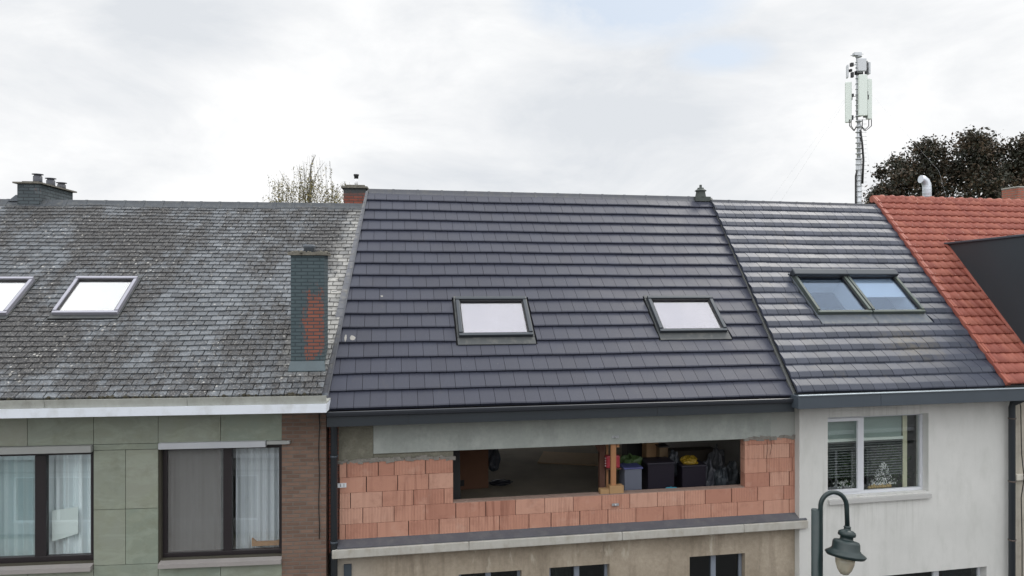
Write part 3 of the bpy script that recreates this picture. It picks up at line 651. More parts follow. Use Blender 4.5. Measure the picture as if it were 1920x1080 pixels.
    rb = brick_mat('sooty_red_brick', (0.27, 0.075, 0.045), (0.19, 0.055, 0.038), (0.07, 0.06, 0.055), 0.2, 0.065, 0.5, half)
    mb = MB(); mb.box(a, b, dC, dC + .5, zR - 1.2, zt2 - .03); c2 = mb.build('chimney', rb, root, bevel=.006); c2['label'] = 'red brick chimney with a black and white flue'
    mb = MB(); mb.box(a - .05, b + .05, dC - .05, dC + .55, zt2 - .03, zt2 + .01); mb.box(a + .02, b - .02, dC + .02, dC + .48, zt2 + .01, zt2 + .05); mb.build('chimney_cap', lich, c2)
    cx = fr.at(668, 340, dC + .25)[0]; zc = zt2 + .05; zp = fr.z_(668, 327, dC + .25)
    mb = MB(); mb.tube([(cx, dC + .25, zc), (cx, dC + .25, zp - .09)], .04, 14); mb.build('flue_pipe', mat('white_flue', (.75, .76, .78), .4).m, c2)
    mb = MB(); mb.lathe((cx, dC + .25, zp - .1), [(.045, 0), (.052, .06), (.062, .075), (.062, .1), (.03, .105)], 16); mb.build('flue_cap', M['black'], c2)
    return rf, T, sr
LRF, LT, LSR = left_house()

# ================================================================== MIDDLE HOUSE (under renovation)
def middle_house():
    fr = MID; root = empty('terraced_house', (fr.x, fr.y, 0), fr.th, 'house under renovation with bare clay block wall and dark tiled roof', 'house', 'terraced houses along the street')
    z = lambda px, py, d=0.0: fr.z_(px, py, d); s = lambda px, d=0.0: fr.s_(px, d)
    SR = s(1498); dE = -0.45
    zE = (fr.z_(640, 766, dE) + fr.z_(1050, 757, dE) + fr.z_(1480, 745, dE)) / 3
    rf = Roof(fr, dE, zE, 41.5); T = (rf.at(700, 360)[1] + rf.at(1010, 367)[1] + rf.at(1320, 374)[1]) / 3
    bl, tl, br_, tr = rf.at(612, 768), rf.at(691, 360), rf.at(1487, 745), rf.at(1330, 374)
    sl = lin(bl[1], bl[0], tl[1], tl[0]); sr = lin(br_[1], br_[0], tr[1], tr[0])
    print('mid', zE, T, bl, tl, br_, tr, [fr.z_(x, y, dE) for x, y in ((640, 766), (1050, 757), (1480, 745))], [rf.at(x, y)[1] for x, y in ((700, 360), (1010, 367), (1320, 374))])
    SK = []
    for (a, b, c, d) in (((862, 627), (1000, 627), (853, 557), (986, 557)), ((1243, 621), (1364, 617), (1210, 556), (1334, 555))):
        q = [rf.at(*k, 0.1) for k in (a, b, c, d)]; w_ = ((q[1][0] - q[0][0]) + (q[3][0] - q[2][0])) / 2; cx = sum(k[0] for k in q) / 4
        SK.append((cx - w_ / 2, cx + w_ / 2, (q[0][1] + q[1][1]) / 2, (q[2][1] + q[3][1]) / 2)); print('skylight M', q)
    g = T / 17
    holes = [(a - .06, b + .06, c - .17, d + .06) for a, b, c, d in SK]
    mb = tile_roof(rf, sl, sr, T, 17, 0.245, [(0, 0.038), (0.06, 0.046), (1, 0.006)], 0.006, holes, 0.5, 0.0, random.Random(9), 0.0008)
    wavy(mb, .0035); mb.build('roof', M['dark_tile'], root)
    roof_body(rf, sl, sr, T, [(a + .05, b - .05, c + .05, d - .05) for a, b, c, d in SK], 4.3, 0, root)
    for (a, b, c, d) in SK: skylight(root, rf, a, b, c, d, 'sky_frame_dark', 'pane_blind', 'blind_mid', base=0.022, h=0.11, fw=0.065, blind=1.0, apron=.17, shaft=False, apron_mat='apron')
    ridge_caps(rf, T, sl(T), sr(T), 15, 0.13, M['ridge_dark'], root, hh=0.02)
    # verge trims
    P = rf.P
    mb = MB()
    for (f, w0, w1) in ((sr, -0.01, 0.05),):
        mb.hexa([P(f(-.05) + w0, -.05, -.08), P(f(-.05) + w1, -.05, -.08), P(f(T) + w1, T, -.08), P(f(T) + w0, T, -.08), P(f(-.05) + w0, -.05, .062), P(f(-.05) + w1, -.05, .062), P(f(T) + w1, T, .062), P(f(T) + w0, T, .062)])
    mb.build('verge_trim', weathered('mossy_verge', (0.085, 0.09, 0.09), .3, 6, .6, dirt=(.12, .12, .09)).m, root, bevel=.01)
    mb = MB(); mb.hexa([P(sl(-.02) - .02, -.02, -.05), P(sl(-.02), -.02, -.05), P(sl(T), T, -.05), P(sl(T) - .02, T, -.05), P(sl(-.02) - .02, -.02, .05), P(sl(-.02), -.02, .05), P(sl(T), T, .05), P(sl(T) - .02, T, .05)])
    mb.build('verge_trim', M['ridge_dark'], root)
    # slate-hung strip between the two roofs (partly a gutter)
    mb = MB(); n = 26; rg = random.Random(4)
    wv = lin(0, .20, T, .055)
    for k in range(n):
        a, b = .28 + (T - .28) * k / n, .28 + (T - .28) * (k + 1) / n
        sa, sb = sl(a), sl(b); hh = .028
        mb.hexa([P(sa - wv(a), a, -.25), P(sa - .022, a, -.25), P(sb - .022, b, -.25), P(sb - wv(b), b, -.25), P(sa - wv(a), a, hh - .004), P(sa - .022, a, .004 + hh), P(sb - .022, b, hh), P(sb - wv(b), b, hh - .008)], rg.random())
    mb.build('party_wall_flashing', M['lead_strip'], root)
    mb = MB(); mb.hexa([P(sl(.28) - .36, .235, -.04), P(sl(.28) - .02, .235, -.04), P(sl(.28) - .02, .30, -.04), P(sl(.28) - .36, .30, -.04), P(sl(.28) - .36, .235, .07), P(sl(.28) - .02, .235, .06), P(sl(.28) - .02, .30, .06), P(sl(.28) - .36, .30, .07)])
    mb.build('lead_apron', M['lead'], root, bevel=.01)
    # ridge vent
    x, _ = rf.at(1309, 366); c = P(x, T, .03)
    mb = MB(); mb.box(c[0] - .18, c[0] + .20, c[1] - .10, c[1] + .14, c[2] - .08, c[2] + .035)
    mb.lathe((c[0], c[1] + .02, c[2] + .02), [(.13, 0), (.12, .05), (.105, .13), (.11, .145), (.14, .155), (.115, .18), (.075, .205), (.075, .23), (.03, .235), (.03, .30), (.012, .305)], 20)
    mb.build('ridge_vent', weathered('dark_clay_vent', (0.045, 0.055, 0.05), .3, 8, .6).m, root, bevel=.006)
    # pale mortar smears on the tiles
    smm = weathered('mortar_smear', (.30, .29, .27), .4, 30, .9).m
    for (px, py, w_, l_) in ((661, 634, .05, .16), (648, 634, .02, .20), (716, 556, .03, .05)):
        a, t_ = rf.at(px, py, .03); rg = random.Random(px); f_ = (t_ / g) % 1; hh = .036 - .03 * f_ + .012; mb = MB()
        mb.face([P(a + w_ * math.cos(k * .785) * rg.uniform(.6, 1.1), t_ + l_ * .5 * math.sin(k * .785) * rg.uniform(.7, 1.1), hh - .03 / g * l_ * .5 * math.sin(k * .785)) for k in range(8)]); mb.build('mortar_smear', smm, root)
    # ---- eave gutter and deep fascia
    dF = dE - .10; e0 = fr.s_(612, dF); e1 = fr.s_(1493, dF); zb = (fr.z_(640, 803, dF) + fr.z_(1480, 772, dF)) / 2; zt_ = zE + .0
    mb = MB(); mb.box(e0, e1, dF + .055, 0.0, zb, zE - .035)
    mb.build('fascia', M['fascia_dark'], root, bevel=.004)
    mb = MB(); prof = [(dF + .05, zE - .10), (dF + .015, zE - .085), (dF, zE - .05), (dF - .005, zE - .02), (dF + .012, zE - .012), (dF + .016, zE - .03), (dF + .05, zE - .06)]
    mb.extrude([(e0, y, zz) for y, zz in prof], (e1 - e0, 0, 0)); mb.build('gutter', weathered('black_gutter', (.03, .034, .042), .1, 3, .4).m, root, fix=True)
    for px in (766, 1235): mb = MB(); mb.box(s(px, dF) - .003, s(px, dF) + .003, dF + .05, dF + .056, zb + .01, zE - .11); mb.build('fascia_joint', M['black'], root)
    # ---- downpipe
    x = fr.s_(626.5, -.12)
    mb = MB(); mb.tube([(x, -.2, zb + .10), (x, -.2, zb), (x, -.12, zb - .10), (x, -.12, 0.2)], .054, 16)
    mb.build('downpipe', M['pipe_dark'], root)
    for zz in (zb - .55, zb - 1.9, zb - 3.4, zb - 5): mb = MB(); mb.lathe((x, -.12, zz), [(.054, 0), (.060, .003), (.060, .03), (.054, .033)], 16); mb.box(x - .01, x + .01, -.07, 0.02, zz, zz + .03); mb.build('pipe_bracket', M['fascia_grey'], root)
    # ---- beam and concrete band
    zL = z(850, 846); zBase = (z(640, 1013) + z(1480, 963) + z(1000, 991)) / 3; print('zBase', z(640, 1013), z(1480, 963), 'lintel', z(850, 845), z(1390, 823))
    conc = weathered('grey_green_concrete', (0.295, 0.320, 0.300), 0.24, 2.2, 0.85, dirt=(0.40, 0.42, 0.40), bumpd=.008, streak=.2)
    zL = (z(850, 845) + z(1390, 823)) / 2
    mb = MB(); mb.box(s(700), s(1445), -.015, .16, zL, zb + .05); beam = mb.build('concrete_beam', conc.m, root, bevel=.006)
    dirtyc = weathered('rough_brown_concrete', (0.165, 0.160, 0.125), 0.35, 4, 0.9, dirt=(0.28, 0.27, 0.22), bumpd=.02)
    zBT = zBase + 1.25
    mb = MB(); mb.box(-.02, s(700) - .003, 0.004, .16, zBT - .0, zb + .05); mb.box(s(700), s(850), 0.02, .16, zBT, zL - .001); mb.build('rough_plaster', dirtyc.m, root)
    mb = MB(); mb.box(s(1445) + .003, SR, 0.0, .16, zL - .02, zb + .05); mb.build('smooth_plaster', weathered('grey_plaster', (0.33, 0.345, 0.325), .12, 3, .85).m, root)
    mortar = weathered('crumbly_mortar', (0.25, 0.235, 0.21), 0.4, 16, .95, bumpd=.02).m
    mb = MB(); rg = random.Random(21)
    def crumbs(a, b, zz, n, sc=1.0):
        for k in range(n):
            x = a + (b - a) * (k + rg.random()) / n; w_ = rg.uniform(.02, .07) * sc; hh = rg.uniform(.01, .032) * sc
            mb.obox((x, rg.uniform(-.004, .02), zz + rg.uniform(-.015, .02)), (w_ * 2, .04, hh * 2), (rg.uniform(-.2, .2), rg.uniform(-.25, .25), 0))
    crumbs(0.0, s(848), zBT + .0, 46); crumbs(s(1397), SR - .02, zL + .0, 26, 1.1)
    mb.build('mortar_crumbs', mortar, root)['kind'] = 'stuff'
    # ---- clay blocks
    oa, ob, oz = s(850), s(1396), zBase + .50
    blocks = MB(); rg = random.Random(14); ch = .249; g = .008; g2 = .002
    jo = [.10, .37, .18, -.07, .12, .30]
    for c in range(6):
        z0 = zBase + c * ch; z1 = z0 + ch; top_l = zBT; top_r = zL
        x = -.5 + jo[c]
        while x < SR:
            L = .497 if rg.random() < .88 else rg.choice([.30, .38, .25]); r = rg.random(); a, b = max(x, 0.0), min(x + L, SR - .05); x += L
            if b - a < .03: continue
            segs = [(a, b)]
            if c >= 2: segs = [q for q in ((a, min(b, oa)), (max(a, ob), b)) if q[1] - q[0] > .02]
            for (a_, b_) in segs:
                zt_ = min(z1, top_l if b_ <= oa + .01 else top_r)
                if c < 2: zt_ = z1
                if zt_ - z0 < .03: continue
                gg = g if rg.random() < .85 else .015; dd = rg.uniform(-.003, .003)
                blocks.box(a_ + gg / 2, b_ - gg / 2, dd, .16, z0 + g2, zt_ - g2, r)
    blocks.build('block_wall', block_mat(), root, bevel=.003, segs=1)
    mb = MB(); mb.box(0, SR - .05, .02, .15, zBase, zBase + .495); mb.box(0, oa - .012, .02, .15, zBase + .495, zBT); mb.box(ob + .012, SR - .05, .02, .15, zBase + .495, zL - .002)
    mb.build('block_joints', mat('dark_joint', (0.05, 0.028, 0.024), .95).m, root)  # dark joint colour showing between the blocks
    # sill mortar bed on the wall top
    mb = MB(); mb.box(oa, ob, .004, .158, oz - .004, oz + .012); mb.build('sill_bed', weathered('sill_mortar', (0.27, 0.19, 0.155), .3, 8, .9, bumpd=.01).m, root)
    # insulation and timber in the gap beside the white wall
    mb = MB(); rg = random.Random(5); zz = zBase + .04
    while zz < zL + .05:
        hh = rg.uniform(.04, .12); mb.box(SR - .045 + rg.uniform(-.004, .004), SR - .003, -.02 + rg.uniform(-.06, .01), .1, zz, zz + hh, rg.random()); zz += hh
    t = mat('gap_filler', rough=.9); setc(t, t.ramp(rnd(t), [(0, (.09, .05, .035)), (.6, (.26, .12, .08)), (.8, (.45, .34, .22)), (1, (.5, .42, .3))], 'CONSTANT')); mb.build('gap_filler', t.m, root)
    mb = MB(); mb.box(-.16, -.01, .0, .16, zBase - .2, zb); mb.build('party_wall_edge', brick_mat('old_red_brick', (.22, .07, .045), (.15, .055, .04), (.05, .045, .04), .2, .065, .6), root)
    # wall anchors
    for (px, py) in ((1153, 945), (1153, 818)):
        mb = MB(); a, zz = fr.at(px, py); mb.box(a - .06, a + .06, -.028, -.012, zz - .025, zz + .015); mb.lathe((a, -.035, zz - .01), [(.018, -.015), (.018, .02)], 8); mb.build('steel_anchor', M['galv'], root)
    # hanging wires at right
    wm_ = mat('rusty_wire', (.08, .045, .03), .8).m
    for px, l in ((1437, .36), (1444, .30)):
        mb = MB(); a = s(px); mb.tube([(a, -.02, zL + .02), (a + .01, -.03, zL - l * .5), (a - .012, -.02, zL - l)], .004, 5); mb.build('wire', wm_, root)
    # small numbered marker
    a, zz = fr.at(641, 910, -.01); mb = MB(); mb.box(a - .07, a + .07, -.016, -.006, zz - .035, zz + .035); mk = mb.build('marker_plate', mat('white_plastic', (.7, .72, .75), .5).m, root)
    for k, chx in enumerate('11'):
        cu = bpy.data.curves.new('digit', 'FONT'); cu.body = chx; cu.size = .075; cu.extrude = .001; cu.align_x = 'CENTER'; cu.align_y = 'CENTER'; cu.materials.append(M['black'])
        tmp = bpy.data.objects.new('tmp', cu); COL.objects.link(tmp); bpy.context.view_layer.update()
        me = bpy.data.meshes.new_from_object(tmp.evaluated_get(bpy.context.evaluated_depsgraph_get())); bpy.data.objects.remove(tmp)
        o = bpy.data.objects.new('digit', me); COL.objects.link(o); o.parent = mk; o.rotation_euler.x = R(90); o.location = (a - .022 + k * .055, -.018, zz)
    # ---- ledge
    lead = weathered('dark_membrane', (0.085, 0.09, 0.105), .25, 3, .5, dirt=(.13, .135, .14)).m; stone = weathered('pale_stone_ledge', (0.43, 0.42, 0.385), .15, 2.5, .8, dirt=(.30, .27, .22), streak=.4).m
    mb = MB(); zl = zBase - .01
    mb.hexa([(-.02, -.17, zl - .07), (SR + .05, -.17, zl - .07), (SR + .05, .02, zl - .03), (-.02, .02, zl - .03), (-.02, -.17, zl - .055), (SR + .05, -.17, zl - .055), (SR + .05, .02, zl + .03), (-.02, .02, zl + .03)])
    mb.build('ledge_membrane', lead, root)
    mb = MB(); cuts = [-.10, s(877), s(1160), s(1385), SR + .06]
    for a, b in zip(cuts, cuts[1:]): mb.box(a + .002, b - .002, -.20, .0, zl - .21, zl - .072)
    mb.build('ledge', stone, root, bevel=.012)
    # ---- lower wall, beige render, with first floor windows
    t = mat('old_beige_render', rough=.9); n1 = t.noise(t.oc, 1.1, 7, .65); n2 = t.noise(t.oc, 14, 6, .7); stn = t.noise(t.mapping(t.oc, (5, 5, .7)), 1.0, 6, .65)
    c = t.ramp(n1, [(0.3, (0.25, 0.208, 0.155)), (0.7, (0.41, 0.35, 0.275))]); c = t.mix(1.0, c, t.math('MULTIPLY_ADD', n2, .7, .65), 'MULTIPLY')
    c = t.mix(t.ramp(stn, [(0.5, 0), (0.7, .55)]), c, (0.13, 0.105, 0.078)); c = t.mix(t.ramp(t.noise(t.mapping(t.oc, (4, 4, 1.2), (3, 1, 2)), 1.4, 5, .6), [(0.62, 0), (0.7, .7)]), c, (0.50, 0.45, 0.37))
    c = t.mix(t.math('MULTIPLY_ADD', t.sep(t.oc)[0], -1.0, .75, clamp=True), c, (0.47, 0.43, 0.37)); setc(t, c); bump(t, n2, .012, .8); rend = t.m
    wins = []
    for (a, b, py) in ((860, 978, 1069), (1030, 1143, 1057), (1293, 1397, 1037)):
        q0, q1 = s(a), s(b); zt2 = z(b, py); wins.append((q0, q1, zt2 - 1.35, zt2))
    mb = MB(); wall_holes(mb, -.10, SR + .02, 0.0, zl - .08, 0.0, .25, wins); mb.build('wall', rend, root)
    fm = weathered('grey_blue_frame', (.22, .25, .30), .08, 4, .4).m
    for k, (a, b, c_, d) in enumerate(wins):
        w, xs = window(root, a, b, c_, d, .12, [(a + b) / 2 - .02], fm, M['pane_dark'], fw=.05, split=.09)
        cm = MB()
        if k < 2: curtain(cm, a + (b - a) * (.08 if k else .2), a + (b - a) * (.42 if k else .38), .25, c_, d, 3, .02); cm.build('curtain', mat('olive_curtain', (.22, .24, .17), .9).m, w)
        lm = MB(); lm.box(a - .03, b + .03, -.05, .1, c_ - .06, c_ - .002); lm.build('sill', stone, w)
    mb = MB(); a, zz = fr.at(652, 1058, -.02); mb.box(a - .06, a + .06, -.03, 0.0, zz - .35, zz); mb.build('vent_plate', M['fascia_grey'], root)
    # ---- shell and attic room
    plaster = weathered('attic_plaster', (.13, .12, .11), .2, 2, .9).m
    zF = zBase - .05
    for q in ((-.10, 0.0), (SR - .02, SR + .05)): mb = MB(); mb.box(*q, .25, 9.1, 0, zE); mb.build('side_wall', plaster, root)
    rw = (1.2, 4.8, zF + .75, zE + .2)  # unseen rear opening, added to let daylight onto the attic floor
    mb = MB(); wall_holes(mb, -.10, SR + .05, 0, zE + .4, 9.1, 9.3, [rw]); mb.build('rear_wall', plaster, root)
    t = mat('dusty_attic_floor', rough=.9); setc(t, t.ramp(t.noise(t.oc, 1.5, 6), [(0.3, (.24, .215, .175)), (0.7, (.36, .31, .24))]))
    mb = MB(); mb.box(.0, SR - .02, .16, 9.1, zF - .18, zF); mb.build('attic_floor', t.m, root)
    return rf, T, sl, sr, dict(zF=zF, oz=oz, oa=oa, ob=ob, zL=zL, zb=zb, zE=zE)
MRF, MT, MSL, MSR, MI = middle_house()

# ================================================================== WHITE HOUSE
def white_house():
    fr = RIGHT; root = empty('terraced_house', (fr.x, fr.y, 0), fr.th, 'white rendered house with shiny grey roof tiles and double skylight', 'house', 'terraced houses along the street')
    z = lambda px, py, d=0.0: fr.z_(px, py, d); s = lambda px, d=0.0: fr.s_(px, d)
    SR = s(1895); dE = -.42
    zE = (fr.z_(1530, 737, dE) + fr.z_(1870, 723, dE)) / 2; rf = Roof(fr, dE, zE, 41.0); T = (rf.at(1345, 380)[1] + rf.at(1630, 384)[1]) / 2
    print('right', zE, fr.z_(1530, 737, dE), fr.z_(1870, 723, dE), T, rf.at(1345, 380), rf.at(1630, 384))
    bl, tl, br_, tr = rf.at(1497, 740), rf.at(1334, 378), rf.at(1884, 722), rf.at(1640, 378)
    sl = lin(bl[1], bl[0], tl[1], tl[0]); sr = lin(br_[1], br_[0], tr[1], tr[0])
    c_ = [rf.at(*k, .1) for k in ((1535, 586), (1725, 583), (1487, 512), (1688, 515))]; print('skylight R', c_)
    x0 = (c_[0][0] + c_[2][0]) / 2; x1 = (c_[1][0] + c_[3][0]) / 2; t0 = (c_[0][1] + c_[1][1]) / 2; t1 = (c_[2][1] + c_[3][1]) / 2; xm = (x0 + x1) / 2
    holes = [(x0 - .06, x1 + .06, t0 - .26, t1 + .06)]
    mb = tile_roof(rf, sl, sr, T, 18, 0.235, [(0, 0.016), (0.05, 0.030), (0.36, 0.047), (0.43, 0.044), (1, 0.006)], 0.008, holes, 0.5, 0.0, random.Random(19), 0.002)
    wavy(mb, .004, 3.0); mb.build('roof', M['glossy_tile'], root)
    roof_body(rf, sl, sr, T, [(x0 + .05, xm - .04, t0 + .05, t1 - .05), (xm + .04, x1 - .05, t0 + .05, t1 - .05)], 4.3, 0, root)
    ridge_caps(rf, T, sl(T), sr(T), 10, 0.11, M['ridge_dark'], root, hh=0.0)
    for k, (a, b) in enumerate(((x0, xm - .012), (xm + .012, x1))):
        sk = skylight(root, rf, a, b, t0, t1, 'sky_frame_green', 'pane_roof', base=.02, h=.12, fw=.06, blind=None if k == 0 else .56, apron=.25, apron_mat='lead', label='skylight with a half drawn white blind' if k else 'skylight without a blind')
        mb = MB(); P = rf.P
        mb.hexa([P(a - .03, t1 - .10, .10), P(b + .01, t1 - .10, .10), P(b + .01, t1 + .06, .02), P(a - .03, t1 + .06, .02), P(a - .03, t1 - .11, .19), P(b + .01, t1 - .11, .19), P(b + .01, t1 + .05, .20), P(a - .03, t1 + .05, .20)])
        mb.build('shutter_box', M['sky_frame_dark'], sk, bevel=.02)
        mb = MB(); mb.hexa([P(a + .08, t0 + .5, -.9), P(b + .3, t0 + .5, -.9), P(b + .3, t1 + .3, -.9), P(a + .08, t1 + .3, -.9), P(a + .08, t0 + .5, -.88), P(b + .3, t0 + .5, -.88), P(b + .3, t1 + .3, -.88), P(a + .08, t1 + .3, -.88)])
    # fascia + gutter rim
    dF = dE - .12; e0 = fr.s_(1497, dF); e1 = fr.s_(1960, dF) ; zb = (z(1500, 768, dF) + z(1890, 752, dF)) / 2; ztp = (z(1510, 741, dF) + z(1890, 727, dF)) / 2
    mb = MB(); mb.box(e0, fr.s_(1652, dF) - .002, dF, .0, zb, ztp - .02); mb.box(fr.s_(1652, dF) + .002, e1, dF, .0, zb, ztp - .02); mb.build('fascia', M['fascia_grey'], root, bevel=.006)
    mb = MB(); mb.box(e0, e1, dF - .02, dF + .02, ztp - .022, ztp); mb.build('gutter_rim', M['gutter_rim'], root, bevel=.006)
    mb = MB(); mb.box(e0 + .05, e1, dE - .04, dE + .3, zE - .06, zE - .02); mb.build('gutter', M['fascia_dark'], root)
    # wall
    t = mat('white_render', rough=.85); n = t.noise(t.oc, .9, 6, .6); n2 = t.noise(t.oc, 60, 4, .6)
    c = t.ramp(n, [(0.3, (.56, .565, .545)), (0.7, (.66, .66, .64))]); c = t.mix(t.ramp(t.noise(t.mapping(t.oc, (2, 2, .8)), 1.6, 7, .65), [(0.5, 0), (0.75, .4)]), c, (.40, .41, .38)); c = t.mix(t.ramp(t.noise(t.mapping(t.oc, (7, 7, .45), (2, 0, 1)), 1.0, 6, .6), [(0.54, 0), (0.76, .14)]), c, (.36, .365, .33))
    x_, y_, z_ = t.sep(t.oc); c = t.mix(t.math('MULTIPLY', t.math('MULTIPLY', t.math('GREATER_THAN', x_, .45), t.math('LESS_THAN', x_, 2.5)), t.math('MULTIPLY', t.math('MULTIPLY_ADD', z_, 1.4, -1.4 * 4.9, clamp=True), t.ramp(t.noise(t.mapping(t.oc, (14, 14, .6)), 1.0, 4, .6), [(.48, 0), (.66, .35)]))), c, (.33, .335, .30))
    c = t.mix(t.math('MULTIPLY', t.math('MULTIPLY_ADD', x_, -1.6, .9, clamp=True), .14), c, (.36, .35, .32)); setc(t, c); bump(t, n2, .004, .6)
    W1 = (s(1552), s(1741), z(1741, 922), z(1741, 775)); q0, q1 = s(1600), s(1850); zt2 = z(1850, 1062); W2 = (q0, q1, zt2 - 1.3, zt2)
    mb = MB(); wall_holes(mb, 0.0, SR, 0, zb + .05, 0.0, .30, [W1, W2]); mb.build('wall', t.m, root)
    wf = weathered('white_window_frame', (.62, .64, .68), .05, 4, .35).m
    w, xs = window(root, W1[0], W1[1], W1[2], W1[3], .14, [s(1615, .14)], wf, M['pane'], fw=.05, split=.10, depth=.07)
    # opening sash on the left half
    mb = MB(); a, b, c0, c1 = xs[0], xs[1], W1[2] + .05, W1[3] - .05
    for q in ((a, b, c0, c0 + .05), (a, b, c1 - .06, c1), (a, a + .008, c0 + .05, c1 - .06), (b - .035, b, c0 + .05, c1 - .06)): mb.box(q[0], q[1], .125, .17, q[2], q[3])
    mb.build('sash', wf, w, bevel=.004)
    bm_ = mat('blind_slat', (.17, .19, .18), .6).m; mb = MB(); zz = W1[2] + .28
    ztopb = W1[3] - .52
    while zz < ztopb:
        mb.hexa([(W1[0] + .1, .30, zz - .007), (W1[1] - .28, .30, zz - .007), (W1[1] - .28, .325, zz + .005), (W1[0] + .1, .325, zz + .005), (W1[0] + .1, .30, zz - .006), (W1[1] - .28, .30, zz - .006), (W1[1] - .28, .325, zz + .006), (W1[0] + .1, .325, zz + .006)]); zz += .048
    mb.build('venetian_blind', bm_, w)
    mb = MB(); mb.box(W1[0] + .1, W1[1] - .28, .30, .34, ztopb, ztopb + .05); mb.build('blind_rail', mat('rail', (.7, .76, .7), .5).m, w)
    cm_ = mat('cream_curtain', (.62, .60, .42), .9).m
    for q in ((W1[0] - .1, W1[0] + .10, W1[2] + .7), (W1[1] - .26, W1[1] - .17, W1[2])): mb = MB(); mb.box(q[0], q[1], .33, .35, q[2], W1[3]); mb.build('curtain', cm_, w)
    mb = MB(); mb.box(W1[0] + .1, W1[1] - .28, .345, .35, ztopb + .04, W1[3]); mb.build('roman_shade', mat('shade_fabric', (.27, .34, .31), .9).m, w)
    mb = MB(); mb.box(-.2, SR, 1.6, 1.65, W1[2] - .9, zb); mb.build('inner_wall', mat('room_green', (.15, .165, .155), .9).m, root)
    mb = MB(); mb.box(0.0, SR, .31, 3, W1[2] - .95, W1[2] - .9); mb.build('floor_slab', mat('room_floor', (.2, .17, .13), .9).m, root)
    mb = MB(); mb.box(.1, SR - .1, .31, 8.9, zb + .06, zb + .16); mb.build('attic_floor', M['under'], root)
    # white star-like sticker of many strokes on the glass
    mb = MB(); rg = random.Random(3); yy = .165
    def strokes(cx, cz, hw, hh, n, tri):
        for k in range(n):
            v = rg.random() ** (1.8 if tri else 1.0); u = rg.uniform(-1, 1) * (1 - v * .85 if tri else 1) * rg.choice((1, 1, .7, 1.25))
            a_ = rg.uniform(-.8, .8); l = rg.uniform(.006, .014); x = cx + u * hw; zz = cz + v * hh
            mb.obox((x, yy, zz), (.0045, .001, l * 2), (0, a_, 0))
    ax, az_ = fr.at(1657, 908, .16); strokes(ax, az_, .26, .40, 330, True); ax, az_ = fr.at(1582, 915, .16); strokes(ax, az_, .17, .14, 60, False)
    mb.build('window_sticker', mat('sticker_white', (.66, .72, .70), .6).m, w)['kind'] = 'stuff'
    ax, az_ = fr.at(1640, 920, .22); om_ = mat('ornament', (.42, .30, .12), .6).m
    for k in range(9): mb = MB(); mb.lathe((ax - .1 + k * .055, .24, W1[2] + .05), [(.02, 0), (.03, .03), (.012, .05 + .02 * (k % 3))], 8); mb.build('ornament', om_, w)
    mb = MB(); mb.extrude([(W1[0], .14, W1[2] - .002), (W1[0], -.06, W1[2] - .03), (W1[0], -.06, W1[2] - .10), (W1[0], .0, W1[2] - .10), (W1[0], .14, W1[2] - .10)], (W1[1] - W1[0] + .02, 0, 0)); mb.build('sill', weathered('grey_sill', (.46, .46, .45), .08, 4, .5).m, w, fix=True)
    mb = MB()
    w, xs = window(root, W2[0], W2[1], W2[2], W2[3], .14, [s(1755, .14)], wf, M['pane_dark'], fw=.05, split=.12, depth=.07)
    mb = MB()
    for k in range(14): mb.box(s(1770, .2), q1 - .08, .24, .25, zt2 - .1 - k * .045, zt2 - .065 - k * .045)
    mb.build('roller_shutter', mat('shutter', (.28, .29, .31), .6).m, w)
    mb = MB(); mb.box(W2[0], W2[1], -.05, .14, W2[2] - .06, W2[2] - .002); mb.build('sill', M['gutter_rim'], w)
    # downpipe at the right edge
    x = fr.s_(1897.5, -.1); mb = MB(); mb.tube([(x + .10, -.3, zb + .03), (x + .09, -.25, zb - .02), (x, -.12, zb - .12), (x, -.1, zb - .2), (x, -.1, .2)], .058, 16); mb.build('downpipe', M['pipe_dark'], root)
    rbm = mat('rusty_bracket', (.10, .08, .07), .7).m
    for zz in (zb - .42, zb - 1.6, zb - 2.7, zb - 4.2): mb = MB(); mb.lathe((x, -.1, zz), [(.06, 0), (.066, .003), (.066, .022), (.06, .025)], 16); mb.box(x + .05, x + .09, -.11, -.09, zz, zz + .02); mb.build('pipe_bracket', rbm, root)
    sm_ = weathered('party_wall', (.3, .29, .27), .2, 2, .9).m
    for q in ((.0, .1, .30, 9, 0, zE), (SR - .1, SR, .30, 9, 0, zE), (0, SR, 9, 9.2, 0, zE + .4)): mb = MB(); mb.box(*q); mb.build('side_wall', sm_, root)
    return rf, T, sl, sr, zE
RRF, RT, RSL, RSR, RZE = white_house()

